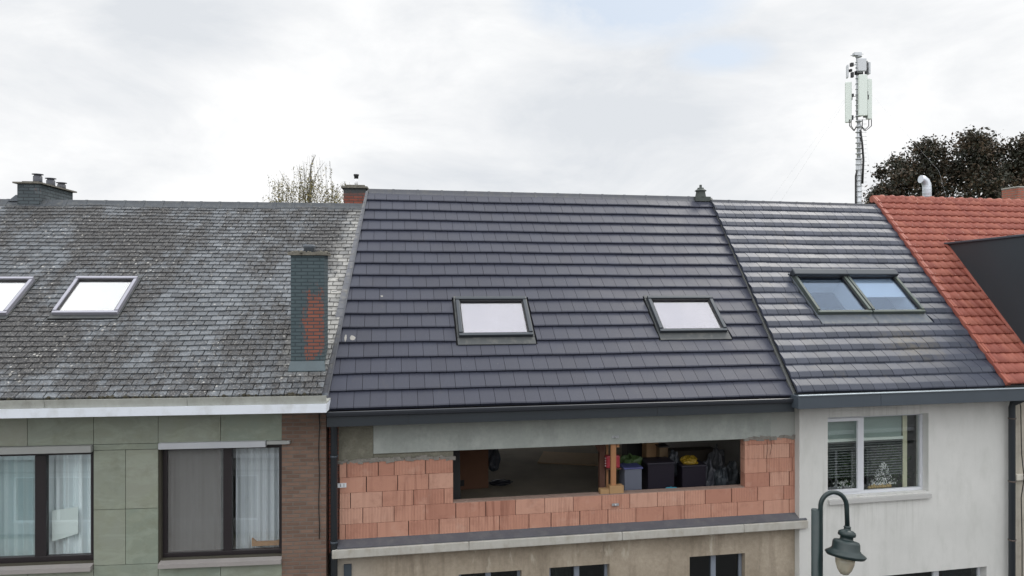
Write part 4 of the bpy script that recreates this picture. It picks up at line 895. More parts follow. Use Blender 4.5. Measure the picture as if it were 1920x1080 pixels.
# ================================================================== RED-TILED HOUSE
def red_house():
    fr = ORA; root = empty('terraced_house', (fr.x, fr.y, 0), fr.th, 'house with red pantile roof and dark clad dormer', 'house', 'terraced houses along the street')
    z = lambda px, py, d=0.0: fr.z_(px, py, d); s = lambda px, d=0.0: fr.s_(px, d)
    dE = RRF.dE - .07; rf = Roof(fr, dE, RZE + .03, 41.0); T = (rf.at(1660, 371)[1] + rf.at(1890, 378)[1]) / 2; SR = 7.5
    print('red', T, rf.at(1660, 371), rf.at(1890, 378))
    b_, t_ = rf.at(1886, 716), rf.at(1637, 370); sl = lin(b_[1], b_[0], t_[1], t_[0]); sr = lambda t: SR
    w, rows = .205, int(round(T / .25)); g = T / rows; mb = MB(); rg = random.Random(6); NS = 8
    def wave(f): return .040 * math.exp(-((f - .28) / .17) ** 2) + .006 * (f > .8) * (f - .8) / .2 - .008 * math.exp(-((f - .68) / .2) ** 2)
    dc = rf.at(1775, 461)                      # dormer top meets the roof
    dn = rf.at(1920, 657); dsl = (dn[0] - dc[0]) / (dn[1] - dc[1]); dx = lambda t: dc[0] + .0 * t
    for i in range(rows):
        t0 = i * g; t1 = t0 + g * 1.04; x = math.floor(min(sl(0), sl(T)) / w) * w - w
        while x < SR:
            r = rg.random(); dh = rg.uniform(-.003, .003)
            base = len(mb.v); ok = x + w > sl(t1) + .0
            tm = (t0 + t1) / 2
            if ok and x + w > sl(tm) and not (x > DXF(t0) and t1 < dc[1] + .02):
                top = []; row0 = []; row1 = []; rowl = []
                for k in range(NS + 1):
                    f = k / NS; xx = x + w * f; h = wave(f); sc_ = .030 * (h / .04)
                    a0 = max(xx, sl(t0)); a1 = max(xx, sl(t1))
                    row0.append(rf.P(a0, t0 - sc_, h + .042 + dh)); row1.append(rf.P(a1, t1, h + .010 + dh)); rowl.append(rf.P(a0, t0 - sc_ + .004, h + .006 + dh))
                mb.v += row0 + row1 + rowl; n = NS + 1
                for k in range(NS):
                    mb.f.append((base + k, base + k + 1, base + n + k + 1, base + n + k)); mb.r.append(r); mb.sm.append(True)
                    mb.f.append((base + 2 * n + k, base + 2 * n + k + 1, base + k + 1, base + k)); mb.r.append(r); mb.sm.append(False)
            x += w
    mb.build('roof', M['pantile'], root)
    roof_body(rf, sl, sr, T, [], 4.5, 0, root)
    # ridge: round caps
    mb = MB(); x = sl(T) - .02; top = rf.P(0, T, 0); L = .30; k = 0
    while x < SR:
        pts = []; 
        for xx, rr in ((x, .088), (x + L * .8, .098), (x + L * .82, .112), (x + L, .115)):
            pts.append((xx, rr))
        mb.tube([(xx, top[1] + .02, top[2] - .035) for xx, _ in pts], [rr for _, rr in pts], 14, rg.random()); x += L * .96
    mb.build('ridge', M['pantile'], root)
    # verge row of wider tiles at the left edge
    mb = MB(); P = rf.P; n = rows
    for i in range(n):
        a, b = i * g, (i + 1) * g * 1.0 + .01; r = rg.random(); sa, sb = sl(a), sl(b)
        mb.hexa([P(sa - .03, a, -.03), P(sa + .07, a, -.03), P(sb + .07, b, -.03), P(sb - .03, b, -.03), P(sa - .03, a, .062), P(sa + .07, a, .068), P(sb + .07, b, .046), P(sb - .03, b, .042)], r)
    mb.build('verge_tile', M['pantile'], root, bevel=.012)
    # dormer: dark sheet cladding, flat roof, runs out towards the street
    zt = P(0, dc[1], 0)[2] + .03; d_back = P(0, dc[1], 0)[1]; d_front = -.15; x0, x1 = DX, 6.3
    clad = weathered('anthracite_cladding', (0.030, 0.042, 0.050), .12, 1.2, .55)
    mb = MB(); zlow = lambda d: rf.zE + (d - rf.dE) * math.tan(rf.p)
    xf = lambda d: DXF((d - rf.dE) / rf.cp)
    poly = [(xf(d_front), d_front, zlow(d_front) - .05), (xf(d_back), d_back, zlow(d_back) - .05), (xf(d_back), d_back + .02, zt), (xf(d_front), d_front, zt)]
    mb.extrude(poly, (x1 - x0, 0, 0)); do = mb.build('dormer', clad.m, root, fix=True)
    mb = MB(); q_ = [(xf(d_front) - .035, d_front - .05), (x1 + .4, d_front - .05), (x1 + .4, d_back + .06), (xf(d_back) - .035, d_back + .06)]; mb.hexa([(a, b, zt + .002) for a, b in q_] + [(a, b, zt + .045) for a, b in q_]); mb.build('dormer_roof', M['fascia_grey'], do, bevel=.008)
    mb = MB(); mb.box(x0 + .3, x1 - .3, d_front - .01, d_front + .02, zt - 1.25, zt - .25); mb.build('window', M['pane_dark'], do)
    t0_ = 0
    mb = MB(); tA = (d_front - rf.dE) / rf.cp; fa, fb = DXF(tA), DXF(dc[1]); mb.hexa([P(fa - .06, tA, .02), P(fa - .004, tA, .02), P(fb - .004, dc[1], .02), P(fb - .06, dc[1], .02), P(fa - .06, tA, .045), P(fa - .004, tA, .07), P(fb - .004, dc[1], .07), P(fb - .06, dc[1], .045)]); mb.build('flashing', M['pantile'], do)
    # metal flue and brick chimney behind the ridge
    dd = rf.P(0, T, 0)[1] + .5; x, zz = fr.at(1738, 371, dd); zt2 = fr.z_(1733, 330, dd); r_ = .105
    pts = [(x, dd, zz - .6), (x, dd, zt2 - .30), (x - .01, dd, zt2 - .22), (x - .05, dd, zt2 - .14), (x - .12, dd - .0, zt2 - .09), (x - .19, dd, zt2 - .085)]
    mb = MB(); mb.tube(pts, [r_, r_, r_, r_ * 1.0, r_ * .97, r_ * .95], 22)
    for k in range(5): mb.lathe((x, dd, zz - .05 + k * .085), [(r_, 0), (r_ + .006, .003), (r_ + .006, .012), (r_, .015)], 22)
    mb.build('metal_flue', weathered('bright_galvanised', (.62, .66, .72), .12, 6, .38, metal=.5).m, root)
    a, zc = fr.at(1909, 351, dd); mb = MB(); mb.box(a, a + .62, dd, dd + .5, zz - .6, zc); ch = mb.build('chimney', brick_mat('red_stack', (.36, .12, .075), (.28, .09, .06), (.2, .17, .14), .2, .065, .35), root)
    mb = MB(); mb.box(a - .01, a + .63, dd - .01, dd + .51, zc, zc + .03); mb.build('chimney_cap', M['zinc_old'], ch)
    mb = MB(); a2 = fr.at(1862, 372, dd + .3)[0]; mb.extrude([(a2, dd + .3, zz - .3), (a2 + .6, dd + .3, zz - .3), (a2 + .6, dd + .3, zz + .06), (a2 + .35, dd + .3, zz + .05)], (0, .3, 0)); mb.build('rear_flashing', M['zinc_old'], root, fix=True)
    # facade strip
    wm = weathered('dirty_cream_render', (.43, .40, .34), .25, 2, .9, dirt=(.25, .22, .18), bumpd=.01, streak=.4).m; zb = z(1905, 752)
    mb = MB(); mb.box(.02, SR, 0, .3, 0, zb + .1); mb.build('wall', wm, root)
    mb = MB(); zc2 = z(1910, 895, -.08); mb.box(.03, SR, -.08, 0, zc2 - .07, zc2 + .05); mb.build('string_course', weathered('pale_course', (.6, .57, .5), .1, 3, .8).m, root, bevel=.02)
    mb = MB(); xx = s(1913, -.04); pts = [(s(1908, -.04), -.04, zb - .02), (s(1911, -.04), -.05, zb - .02), (xx, -.05, zb - .1), (xx + .01, -.05, zb - .6), (xx + .02, -.05, zb - 1.0), (xx + .0, -.12, zc2), (xx + .01, -.05, zc2 - .4), (xx + .03, -.05, zc2 - 1.2), (xx + .03, -.05, .3)]
    mb.tube(pts, .009, 7); mb.build('wall_cable', M['cable'], root)
    for q in ((SR - .2, SR, .3, 9), (.0, SR, 9, 9.2)): mb = MB(); mb.box(*q, 0, rf.zE); mb.build('side_wall', wm, root)
DX = None
def _dx():
    fr = ORA; rf = Roof(fr, RRF.dE - .07, RZE + .03, 41.0); a = rf.at(1775, 461); b = rf.at(1905, 635); print('dormer x', a, b); return lin(b[1], b[0], a[1], a[0])
DXF = _dx(); DX = DXF(2.7)
red_house()

# ================================================================== things in the open attic
def attic():
    fr = MID; zF = MI['zF']; oz = MI['oz'] + .012; zL = MI['zL']
    def fl(px, py):                                  # point on the attic floor seen at this pixel
        ray = Vector(((px - 960) / F, 1, (540 - py) / F)); k = (zF - H) / ray.z; return Vector((0, 0, H)) + ray * k
    wood = weathered('pine', (0.34, 0.165, 0.075), .15, 7, .7).m; wood2 = weathered('old_timber', (0.10, 0.045, 0.03), .25, 6, .8).m; card = weathered('cardboard', (0.17, 0.085, 0.050), .12, 5, .85).m
    def world(q): return fr.world(q)
    def root(name, p, label, cat, group=None, rz=None): return empty(name, p, fr.th if rz is None else rz, label, cat, group)
    # pine prop on the wall
    a = fr.s_(1150, .06); p = world((a, .07, oz)); r = root('timber_prop', p, 'pine post propping the concrete beam in the wall opening', 'post')
    mb = MB(); w = .045; mb.box(-w, w, -.03, .03, .13, zL - oz); mb.box(w + .01, w + .06, -.02, .03, zL - oz - .07, zL - oz); mb.build('post', wood, r, bevel=.004)
    mb = MB(); mb.box(-.08, .17, -.06, .07, 0, .13); mb.build('base_block', weathered('light_wood_block', (.36, .22, .105), .15, 8, .7).m, r, bevel=.004)
    mb = MB(); mb.box(-.24, -.083, -.05, .08, 0, .075); mb.build('base_block', weathered('light_wood_block2', (.36, .22, .105), .15, 8, .7).m, r, bevel=.004)
    # dark timber strut behind
    p = fl(1137, 930); q = fr.world((fr.s_(1128, .55), .55, zF)); r = root('timber_strut', q, 'dark brown timber with a raking brace behind the pine post', 'timber')
    mb = MB(); mb.box(-.05, .05, -.05, .05, 0, 1.75); mb.build('post', wood2, r, bevel=.004)
    mb = MB(); mb.extrude([(-.05, -.03, .95), (-.05, -.03, 1.15), (-.32, -.03, 1.6), (-.32, -.03, 1.75), (-.05, -.03, 1.75)], (0, .06, 0)); mb.build('brace', wood2, r, fix=True)
    mb = MB(); mb.box(.08, .12, -.02, .02, 0, 1.3); mb.build('batten', wood, r)
    # red crate hung at the strut
    q = fr.world((fr.s_(1150, .42), .42, fr.z_(1150, 878, .42))); r = root('red_crate', q, 'small red plastic case behind the pine post', 'case')
    mb = MB(); mb.box(-.125, .125, -.0, .12, 0, .22); mb.build('body', mat('red_plastic', (.36, .035, .05), .4).m, r, bevel=.02)
    bt = mat('pale_button', (.6, .5, .5), .5).m
    for k in range(4): mb = MB(); mb.lathe((-.135, .03, .03 + k * .045), [(.012, 0), (.012, .02)], 6); mb.build('button', bt, r)
    # shelf for it so that it stands on something
    mb = MB(); mb.box(-.14, .14, -.02, .14, -.02, -.001); mb.box(-.02, .02, .1, .14, -1.0, -.02)
    mb.build('shelf_bracket', wood2, r)
    # large cardboard box left
    p = fl(862, 915); r = root('cardboard_box', fl(888, 917), 'tall brown cardboard box at the left end of the opening', 'box', rz=fr.th + .1)
    mb = MB(); mb.box(-.31, .31, -.0, .4, 0, 1.1); mb.build('body', card, r, bevel=.006)
    mb = MB(); mb.obox((-.24, -.005, .14), (.09, .01, .12)); mb.build('handle_hole', M['black'], r)
    mb = MB(); mb.hexa([(-.31, .4, 1.1), (.31, .4, 1.1), (.31, .41, 1.1), (-.31, .41, 1.1), (-.31, .5, 1.28), (.31, .5, 1.28), (.31, .51, 1.28), (-.31, .51, 1.28)]); mb.build('flap', card, r)
    # board leaning left
    r = root('dark_board', fr.world((fr.s_(856, 1.3), 1.3, zF)), 'black board leaning against the inner left side of the opening', 'board'); mb = MB(); mb.hexa([(-.25, .0, 0), (.08, 0, 0), (.08, .03, 0), (-.25, .03, 0), (-.25, .25, 1.3), (.08, .25, 1.3), (.08, .28, 1.3), (-.25, .28, 1.3)]); mb.build('panel', M['black'], r)
    # bags / cloths helper: crumpled blob
    def bag(px, dd, zz, size, col, label, name='plastic_bag', cat='bag', seed=1, group=None, onfloor=True, rough=.5):
        q = fr.world((fr.s_(px, dd), dd, zz)); rg = np.random.RandomState(seed); mb = MB(); n, m_ = 22, 14; sx_, sy_, sz_ = size
        ph = rg.uniform(0, 6.28, 8)
        def rad(a, e): return 1 + .13 * math.sin(3 * a + ph[0] + 2 * e) + .10 * math.sin(5 * a + ph[1] - 3 * e) + .08 * math.sin(7 * e + ph[2] + a) + .05 * math.sin(11 * a + ph[3] + 5 * e)
        for j in range(m_ + 1):
            e = -math.pi / 2 + math.pi * j / m_
            for i in range(n):
                a = 6.2832 * i / n; k = rad(a, e); ce = max(math.cos(e), .001) ** .7
                mb.v.append((sx_ * ce * math.cos(a) * k, sy_ * ce * math.sin(a) * k, max(0, sz_ * (.5 + .5 * math.sin(e) * (k if math.sin(e) > 0 else 1)))))
        for j in range(m_):
            for i in range(n):
                mb.f.append((j * n + i, j * n + (i + 1) % n, (j + 1) * n + (i + 1) % n, (j + 1) * n + i)); mb.r.append(.5); mb.sm.append(False)
        t = mat(name, col, rough); bump(t, t.noise(t.oc, 18, 5), .02)
        o = mb.build(name, t.m, None, loc=q, rotz=fr.th); tag(o, label, cat, group); return o
    def zfloor(px, py, dd): return fr.z_(px, py, dd)
    bag(925, 3.0, zF + .25, (.13, .13, .55), (.05, .06, .075), 'dark striped cloth hanging beside the tall cardboard box', 'cloth', 'cloth', 3)
    bag(937, 2.85, zF, (.24, .12, .10), (.02, .022, .03), 'flat dark bundle lying on the attic floor by the cardboard box', 'cloth_bundle', 'cloth', 5)
    # thin pale slab added in place of the light patch on the floor
    r = root('lit_floor_patch', fl(1100, 862), 'pale slab standing in for the light patch at the back of the attic floor', 'board', rz=fr.th - .35); mb = MB(); mb.box(-1.1, 1.1, -.55, .55, 0.002, .03); mb.build('sheet', weathered('lit_patch_tone', (.50, .36, .22), .1, 4, .7).m, r)
    # right half: clutter
    def carton(px, dd, py, w, d, h, col, label, name='cardboard_box', cat='box', lid=None, group=None, rz=0.0, m=None, zz=None):
        zb_ = zF if zz is None else zz; r = root(name, fr.world((fr.s_(px, dd), dd, zb_)), label, cat, group, rz=fr.th + rz)
        mb = MB(); mb.box(-w / 2, w / 2, -d / 2, d / 2, 0, h); mb.build('body', m or mat(name, col, .7).m, r, bevel=.008)
        if lid: mb = MB(); mb.box(-w / 2 - .02, w / 2 + .02, -d / 2 - .02, d / 2 + .02, h + .002, h + .03); mb.build('lid', mat('lid', lid, .5).m, r, bevel=.008)
        return r
    def ht(px, py, dd): return fr.z_(px, py, dd) - zF
    c = carton(1182, .62, 0, .32, .3, ht(1182, 879, .5), (.13, .145, .19), 'white bucket of building material with a red mark beside the pine post', 'bucket', 'bucket', (.07, .08, .22))
    mb = MB(); mb.obox((-.09, -.156, .42), (.07, .006, .09)); mb.build('red_mark', mat('red_ink', (.4, .04, .04), .6).m, c)
    mb = MB(); mb.obox((.06, -.156, .47), (.12, .006, .02)); mb.build('dark_text_band', mat('dark_ink', (.08, .09, .14), .6).m, c)
    bag(1180, .95, zF + .62, (.24, .2, .34), (.06, .11, .035), 'green plastic sack lying over the bucket', 'plastic_sack', 'sack', 11)
    bin_m = mat('aubergine_plastic', (.014, .011, .020), .6, spec=.3).m
    carton(1232, .75, 0, .50, .4, ht(1232, 868, .65), None, 'dark purple storage crate next to the bucket', 'storage_crate', 'crate', (.02, .018, .03), m=bin_m)
    carton(1293, .80, 0, .46, .4, ht(1293, 873, .7), None, 'dark purple storage crate under the yellow bag', 'storage_crate', 'crate', (.02, .018, .03), m=bin_m)
    bag(1293, .75, zF + ht(1293, 874, .7), (.15, .12, .17), (.26, .17, .01), 'bright yellow crumpled bag on a dark crate', 'plastic_bag', 'bag', 13)
    carton(1190, 1.75, 0, .42, .35, ht(1190, 830, 1.6) + .1, None, 'black box standing behind the green sack', 'black_box', 'box', m=M['black'])
    carton(1219, 1.35, 0, .24, .25, ht(1219, 826, 1.2), (.50, .33, .19), 'light brown carton with an open flap near the middle', lid=None, m=weathered('carton_light', (.34, .21, .11), .1, 6, .8).m)
    carton(1241, 1.15, 0, .17, .2, ht(1241, 838, 1.1), (.30, .20, .12), 'narrow brown carton in a black frame', lid=(.02, .02, .02), m=weathered('carton_narrow', (.20, .14, .08), .1, 6, .8).m)
    carton(1290, 1.9, 0, 1.1, .3, ht(1290, 845, 1.75), (.09, .075, .06), 'brown stack of boards at the back behind the yellow bag', 'board_stack', 'boards')
    bag(1263, .9, zF + .55, (.1, .1, .45), (.03, .035, .045), 'black tool bag between the two purple crates', 'tool_bag', 'bag', 17)
    bag(1258, .42, zfloor(1258, 921, .42) , (.11, .05, .07), (.03, .30, .42), 'bright cyan rag lying behind the block wall', 'rag', 'cloth', 19)
    mb = MB(); q = fr.world((fr.s_(1258, .42), .42, zF)); h_ = zfloor(1258, 921, .42) - zF
    r = root('storage_crate', q, 'low black crate just behind the wall under the cyan rag', 'crate'); mb.box(-.22, .22, -.12, .12, 0, h_); mb.build('body', M['black'], r, bevel=.01)
    for k, (px, dd, py, w, col, lb) in enumerate(((1328, .9, 868, .26, (.06, .065, .08), 'grey sack left of the white canisters'), (1352, .7, 882, .24, (.04, .05, .06), 'dark grey canister nearest the right jamb'), (1345, 1.3, 845, .3, (.075, .08, .09), 'pale grey plastic bundle on top of the clutter at right'), (1372, .9, 872, .22, (.04, .048, .055), 'slate grey bag against the right inner wall'))):
        bag(px, dd, zF, (w * .55, .16, ht(px, py, dd)), col, lb, 'grey_sack' if k != 1 else 'canister', 'sack' if k != 1 else 'canister', 23 + k)
attic()

# ================================================================== opposite side of the street, seen only as a reflection in the windows
def opposite():
    w_ = MID.world((0, -16.5, 0)); r = empty('brick_house', (w_.x, w_.y, 0), MID.th, 'pale brick house across the street, reflected in the windows', 'house'); rg = random.Random(1)
    bm = weathered('pale_grey_render', (.30, .31, .32), .15, 1, .9).m
    wins = [(x, x + 1.5, 4.3, 5.7) for x in range(-27, 38, 4)] + [(x, x + 3.4, .5, 2.3) for x in range(-28, 36, 6)]
    mb = MB(); wall_holes(mb, -30, 40, 0.1, 6.4, 0, -.3, wins); mb.build('wall', bm, r)
    for q in wins: n_ = 2 if q[1] - q[0] < 2 else 4; window(r, q[0], q[1], q[2], q[3], -.2, [q[0] + (q[1] - q[0]) * k / n_ for k in range(1, n_)], M['white_board'], M['pane_dark'], fw=.08, split=.10)
    mb = MB(); mb.box(-30, 40, .002, .12, 3.0, 3.14); mb.build('string_course', M['white_board'], r)
    mb = MB(); mb.box(-30, 40, .002, .05, 2.45, 2.52); mb.build('dark_band', M['fascia_dark'], r)
    mb = MB(); mb.box(-30, 40, .02, .5, 6.42, 6.66); mb.build('fascia', M['white_board'], r)
    mb = MB(); mb.extrude([(-30, .5, 6.67), (-30, -4, 10.3), (-30, -8.5, 6.67)], (70, 0, 0)); mb.build('roof', tile_mat('brown_tile', (.10, .06, .05), (.13, .08, .06), .7), r)
    mb = MB(); mb.box(-30, 40, -8.2, -.32, 0, 6.4); mb.build('rear_block', M['under'], r)
opposite()

# ================================================================== street lamp
def lamp():
    Y = 9.3; x = (1529 - 960) / F * Y; zt = H + (540 - 955) / F * Y
    r = empty('street_lamp', (x, Y, 0.13), 0, 'dark green street lamp with curved arm in front of the white house', 'street lamp'); g = M['lamp_green']; pxm = Y / F
    zt -= .13; z_ = lambda py: H - .13 + (540 - py) * pxm
    mb = MB(); mb.tube([(0, 0, .0), (0, 0, zt)], .052, 20); mb.lathe((0, 0, 0), [(.11, 0), (.11, .5), (.07, .56), (.055, .9)], 20); mb.build('column', g, r)
    xa = 9.5 * pxm; xh = 58.5 * pxm; R_ = (xh - xa) / 2; zc = z_(923) - R_ * 1.12
    pts = [(xa, 0, .9), (xa, 0, z_(1000))] + [(xa + R_ - R_ * math.cos(a), 0, zc + R_ * 1.12 * math.sin(a)) for a in [math.pi * k / 24 for k in range(25)]] + [(xh + .01, 0, z_(990))]
    pts = [p for p in pts[:2]] + [(xa, 0, zc)] + pts[3:]
    mb = MB(); mb.tube(pts, .030, 14); mb.build('arm', g, r)
    z0 = z_(988); Z = lambda py: (988 - py) * pxm * 1.04            # head hangs a little crooked
    def head(name, prof, m, n=32):
        mb = MB(); mb.lathe((0, 0, 0), prof, n); o = mb.build(name, m, r); o.location = (xh + .01, 0, z0); o.rotation_euler = (R(-8), R(8), 0); return o
    head('lamp_hood', [(.045, Z(1044)), (.23, Z(1040)), (.252, Z(1035.5)), (.25, Z(1034.5)), (.19, Z(1029)), (.172, Z(1026)), (.168, Z(1016)), (.155, Z(1012.5)), (.09, Z(1011)), (.08, Z(1009)), (.08, Z(1005)), (.105, Z(1003.5)), (.112, Z(1001)), (.105, Z(997)), (.075, Z(994)), (.045, Z(993)), (.04, Z(990)), (.048, Z(988.5)), (.034, Z(986))], g)
    t = mat('frosted_diffuser', (.62, .58, .46), .25); t.b.inputs['Transmission Weight'].default_value = .5
    head('diffuser', [(.005, Z(1072)), (.05, Z(1070)), (.09, Z(1062)), (.115, Z(1052)), (.122, Z(1042)), (.10, Z(1041))], t.m)
    head('bulb', [(.03, Z(1058)), (.035, Z(1053)), (.02, Z(1048))], mat('bulb', (.8, .8, .75), .4).m, 12)
lamp()

# ================================================================== antenna mast
def mast():
    Y = 34.0; u = Y / F; x0 = (1610 - 960) * u; r = empty('antenna_mast', (x0, Y, 0), 0, 'slim steel mast carrying white phone antennas above the roofs', 'antenna mast')
    X = lambda px: (px - 1610) * u; Z = lambda py: H + (540 - py) * u
    mb = MB(); mb.tube([(0, 0, 0), (0, 0, Z(300))], .13, 12); mb.tube([(0, 0, Z(300)), (0, 0, Z(225))], .085, 10); mb.tube([(X(1607), 0, Z(225)), (X(1607), 0, Z(100))], .05, 8)
    for k in range(28): zz = Z(380) + k * .26; mb.lathe((0, 0, zz), [(.13, 0), (.15, .01), (.15, .04), (.13, .05)], 12)
    mb.build('pole', M['galv'], r)
    for k in range(22): mb = MB(); zz = Z(380) + k * .2; mb.tube([(.1, 0, zz), (.38, 0, zz)], .010, 5); mb.build('climbing_peg', M['galv'], r)
    mb = MB(); mb.tube([(-.17, -.05, 0), (-.17, -.05, Z(330)), (-.1, -.05, Z(320))], .04, 6); mb.build('feeder_cable', M['cable'], r)
    mb = MB(); mb.tube([(.12, -.12, Z(345)), (.17, -.12, Z(300)), (.12, -.1, Z(270)), (.02, -.12, Z(245))], .05, 6); mb.build('feeder_cable', M['cable'], r)
    def panel(px0, px1, py0, py1, dep, rz, name, m, y=0.0):
        cx = (X(px0) + X(px1)) / 2; w = abs(X(px1) - X(px0)); mb = MB(); mb.obox((0, 0, 0), (w, dep, Z(py0) - Z(py1))); o = mb.build(name, m, r, bevel=.03); o.location = (cx, y, (Z(py0) + Z(py1)) / 2); o.rotation_euler.z = rz; return o
    panel(1605, 1620.5, 143, 220, .16, R(-4), 'panel_antenna', M['antenna'], -.25)
    panel(1587, 1598, 153, 229, .16, R(-12), 'panel_antenna', M['antenna'], .1)
    panel(1626, 1636, 147, 223, .16, R(14), 'panel_antenna', M['antenna'], .1)
    panel(1604, 1620, 112, 136, .14, 0, 'radio_antenna', M['antenna_grey'], -.2); panel(1589, 1592, 121, 145, .3, R(-15), 'radio_antenna', M['antenna_grey'], .1); panel(1627, 1631, 116, 139, .3, R(15), 'radio_antenna', M['antenna_grey'], .1)
    mb = MB(); rg = random.Random(3)
    for (px, py) in ((1596, 122), (1595, 132), (1597, 141), (1625, 118), (1623, 128), (1625, 137), (1610, 137), (1615, 137), (1606, 137), (1600, 178), (1597, 183), (1624, 175), (1625, 182), (1598, 220), (1624, 215)):
        mb = MB(); mb.obox((X(px), rg.uniform(-.1, .1), Z(py)), (rg.uniform(.09, .16), .14, rg.uniform(.12, .24)), (0, 0, rg.uniform(-.5, .5))); mb.build('clamp', M['black'], r)
    for (a, b) in (((1610, 120), (1597, 122)), ((1610, 180), (1597, 180)), ((1610, 219), (1597, 219)), ((1610, 120), (1625, 119)), ((1610, 178), (1627, 177)), ((1610, 216), (1627, 215)), ((1595, 104), (1620, 100)), ((1598, 103), (1608, 100))): mb = MB(); mb.tube([(X(a[0]), 0, Z(a[1])), (X(b[0]), .05, Z(b[1]))], .022, 6); mb.build('mounting_arm', M['galv'], r)
    mb = MB(); mb.obox((X(1607), 0, Z(102)), (.35, .25, .14)); mb.build('top_box', M['galv'], r)
    for (a, b) in ((1593, 1608), (1596, 1608), (1617, 1611), (1629, 1612), (1634, 1613)):
        mb = MB(); mb.tube([(X(a), 0, Z(224)), (X(a), 0, Z(236)), (X((a + b) / 2), 0, Z(245)), (X(b), 0, Z(240 if abs(a - b) < 8 else 234))], .022, 5); mb.build('jumper_cable', M['cable'], r)
    for (px, py, y) in ((1490, 372, 4), (1570, 378, 9), (1690, 340, -3), (1790, 270, 8)): mb = MB(); mb.tube([(0, 0, Z(150)), (X(px), y, Z(py)), (X(px) * 2.0, y * 2, .1)], .002, 4); mb.build('guy_wire', M['galv'], r)
mast()

# ================================================================== trees
def leaf_mesh(name, centers, sizes, rnds, material, parent, droop=0.0, rs=1, aspect=1.0):
    rg = np.random.RandomState(rs); n = len(centers); c = np.asarray(centers); sz_ = np.asarray(sizes)[:, None]
    a = rg.normal(size=(n, 3)); a /= np.linalg.norm(a, axis=1)[:, None]; b = np.cross(a, rg.normal(size=(n, 3))); b /= np.linalg.norm(b, axis=1)[:, None]
    if droop: a[:, 2] -= droop; a /= np.linalg.norm(a, axis=1)[:, None]
    v = np.stack([c - a * sz_ * aspect, c + b * sz_ * .55, c + a * sz_ * aspect, c - b * sz_ * .55], 1).reshape(-1, 3)
    me = bpy.data.meshes.new(name); me.vertices.add(4 * n); me.vertices.foreach_set('co', v.ravel()); me.loops.add(4 * n); me.loops.foreach_set('vertex_index', np.arange(4 * n, dtype=np.int32))
    me.polygons.add(n); me.polygons.foreach_set('loop_start', np.arange(0, 4 * n, 4, dtype=np.int32)); me.update(); me.validate()
    at = me.attributes.new('rnd', 'FLOAT', 'FACE'); at.data.foreach_set('value', np.asarray(rnds, dtype=np.float32)); me.materials.append(material)
    o = bpy.data.objects.new(name, me); COL.objects.link(o); o.parent = parent; return o
def branch(mb, p, d, L, r, rg, depth, tips, segs=4, gravity=0.0, spread=.7):
    pts = [Vector(p)]; rr = [r]; d = Vector(d).normalized()
    for k in range(segs):
        d = (d + Vector((rg.uniform(-1, 1), rg.uniform(-1, 1), rg.uniform(-1, 1))) * .16 + Vector((0, 0, -gravity))).normalized(); pts.append(pts[-1] + d * L / segs); rr.append(r * (1 - .6 * (k + 1) / segs))
    mb.tube(pts, rr, 6 if depth > 1 else 4, caps=False); tips += pts[1:]
    if depth > 0:
        for k in range(4 if depth > 1 else 3):
            q = pts[1 + (k % (len(pts) - 1))]; dd = (d + Vector((rg.uniform(-1, 1), rg.uniform(-1, 1), rg.uniform(-.5, .8))) * spread).normalized(); branch(mb, q, dd, L * .62, r * .5, rg, depth - 1, tips, segs, gravity, spread)
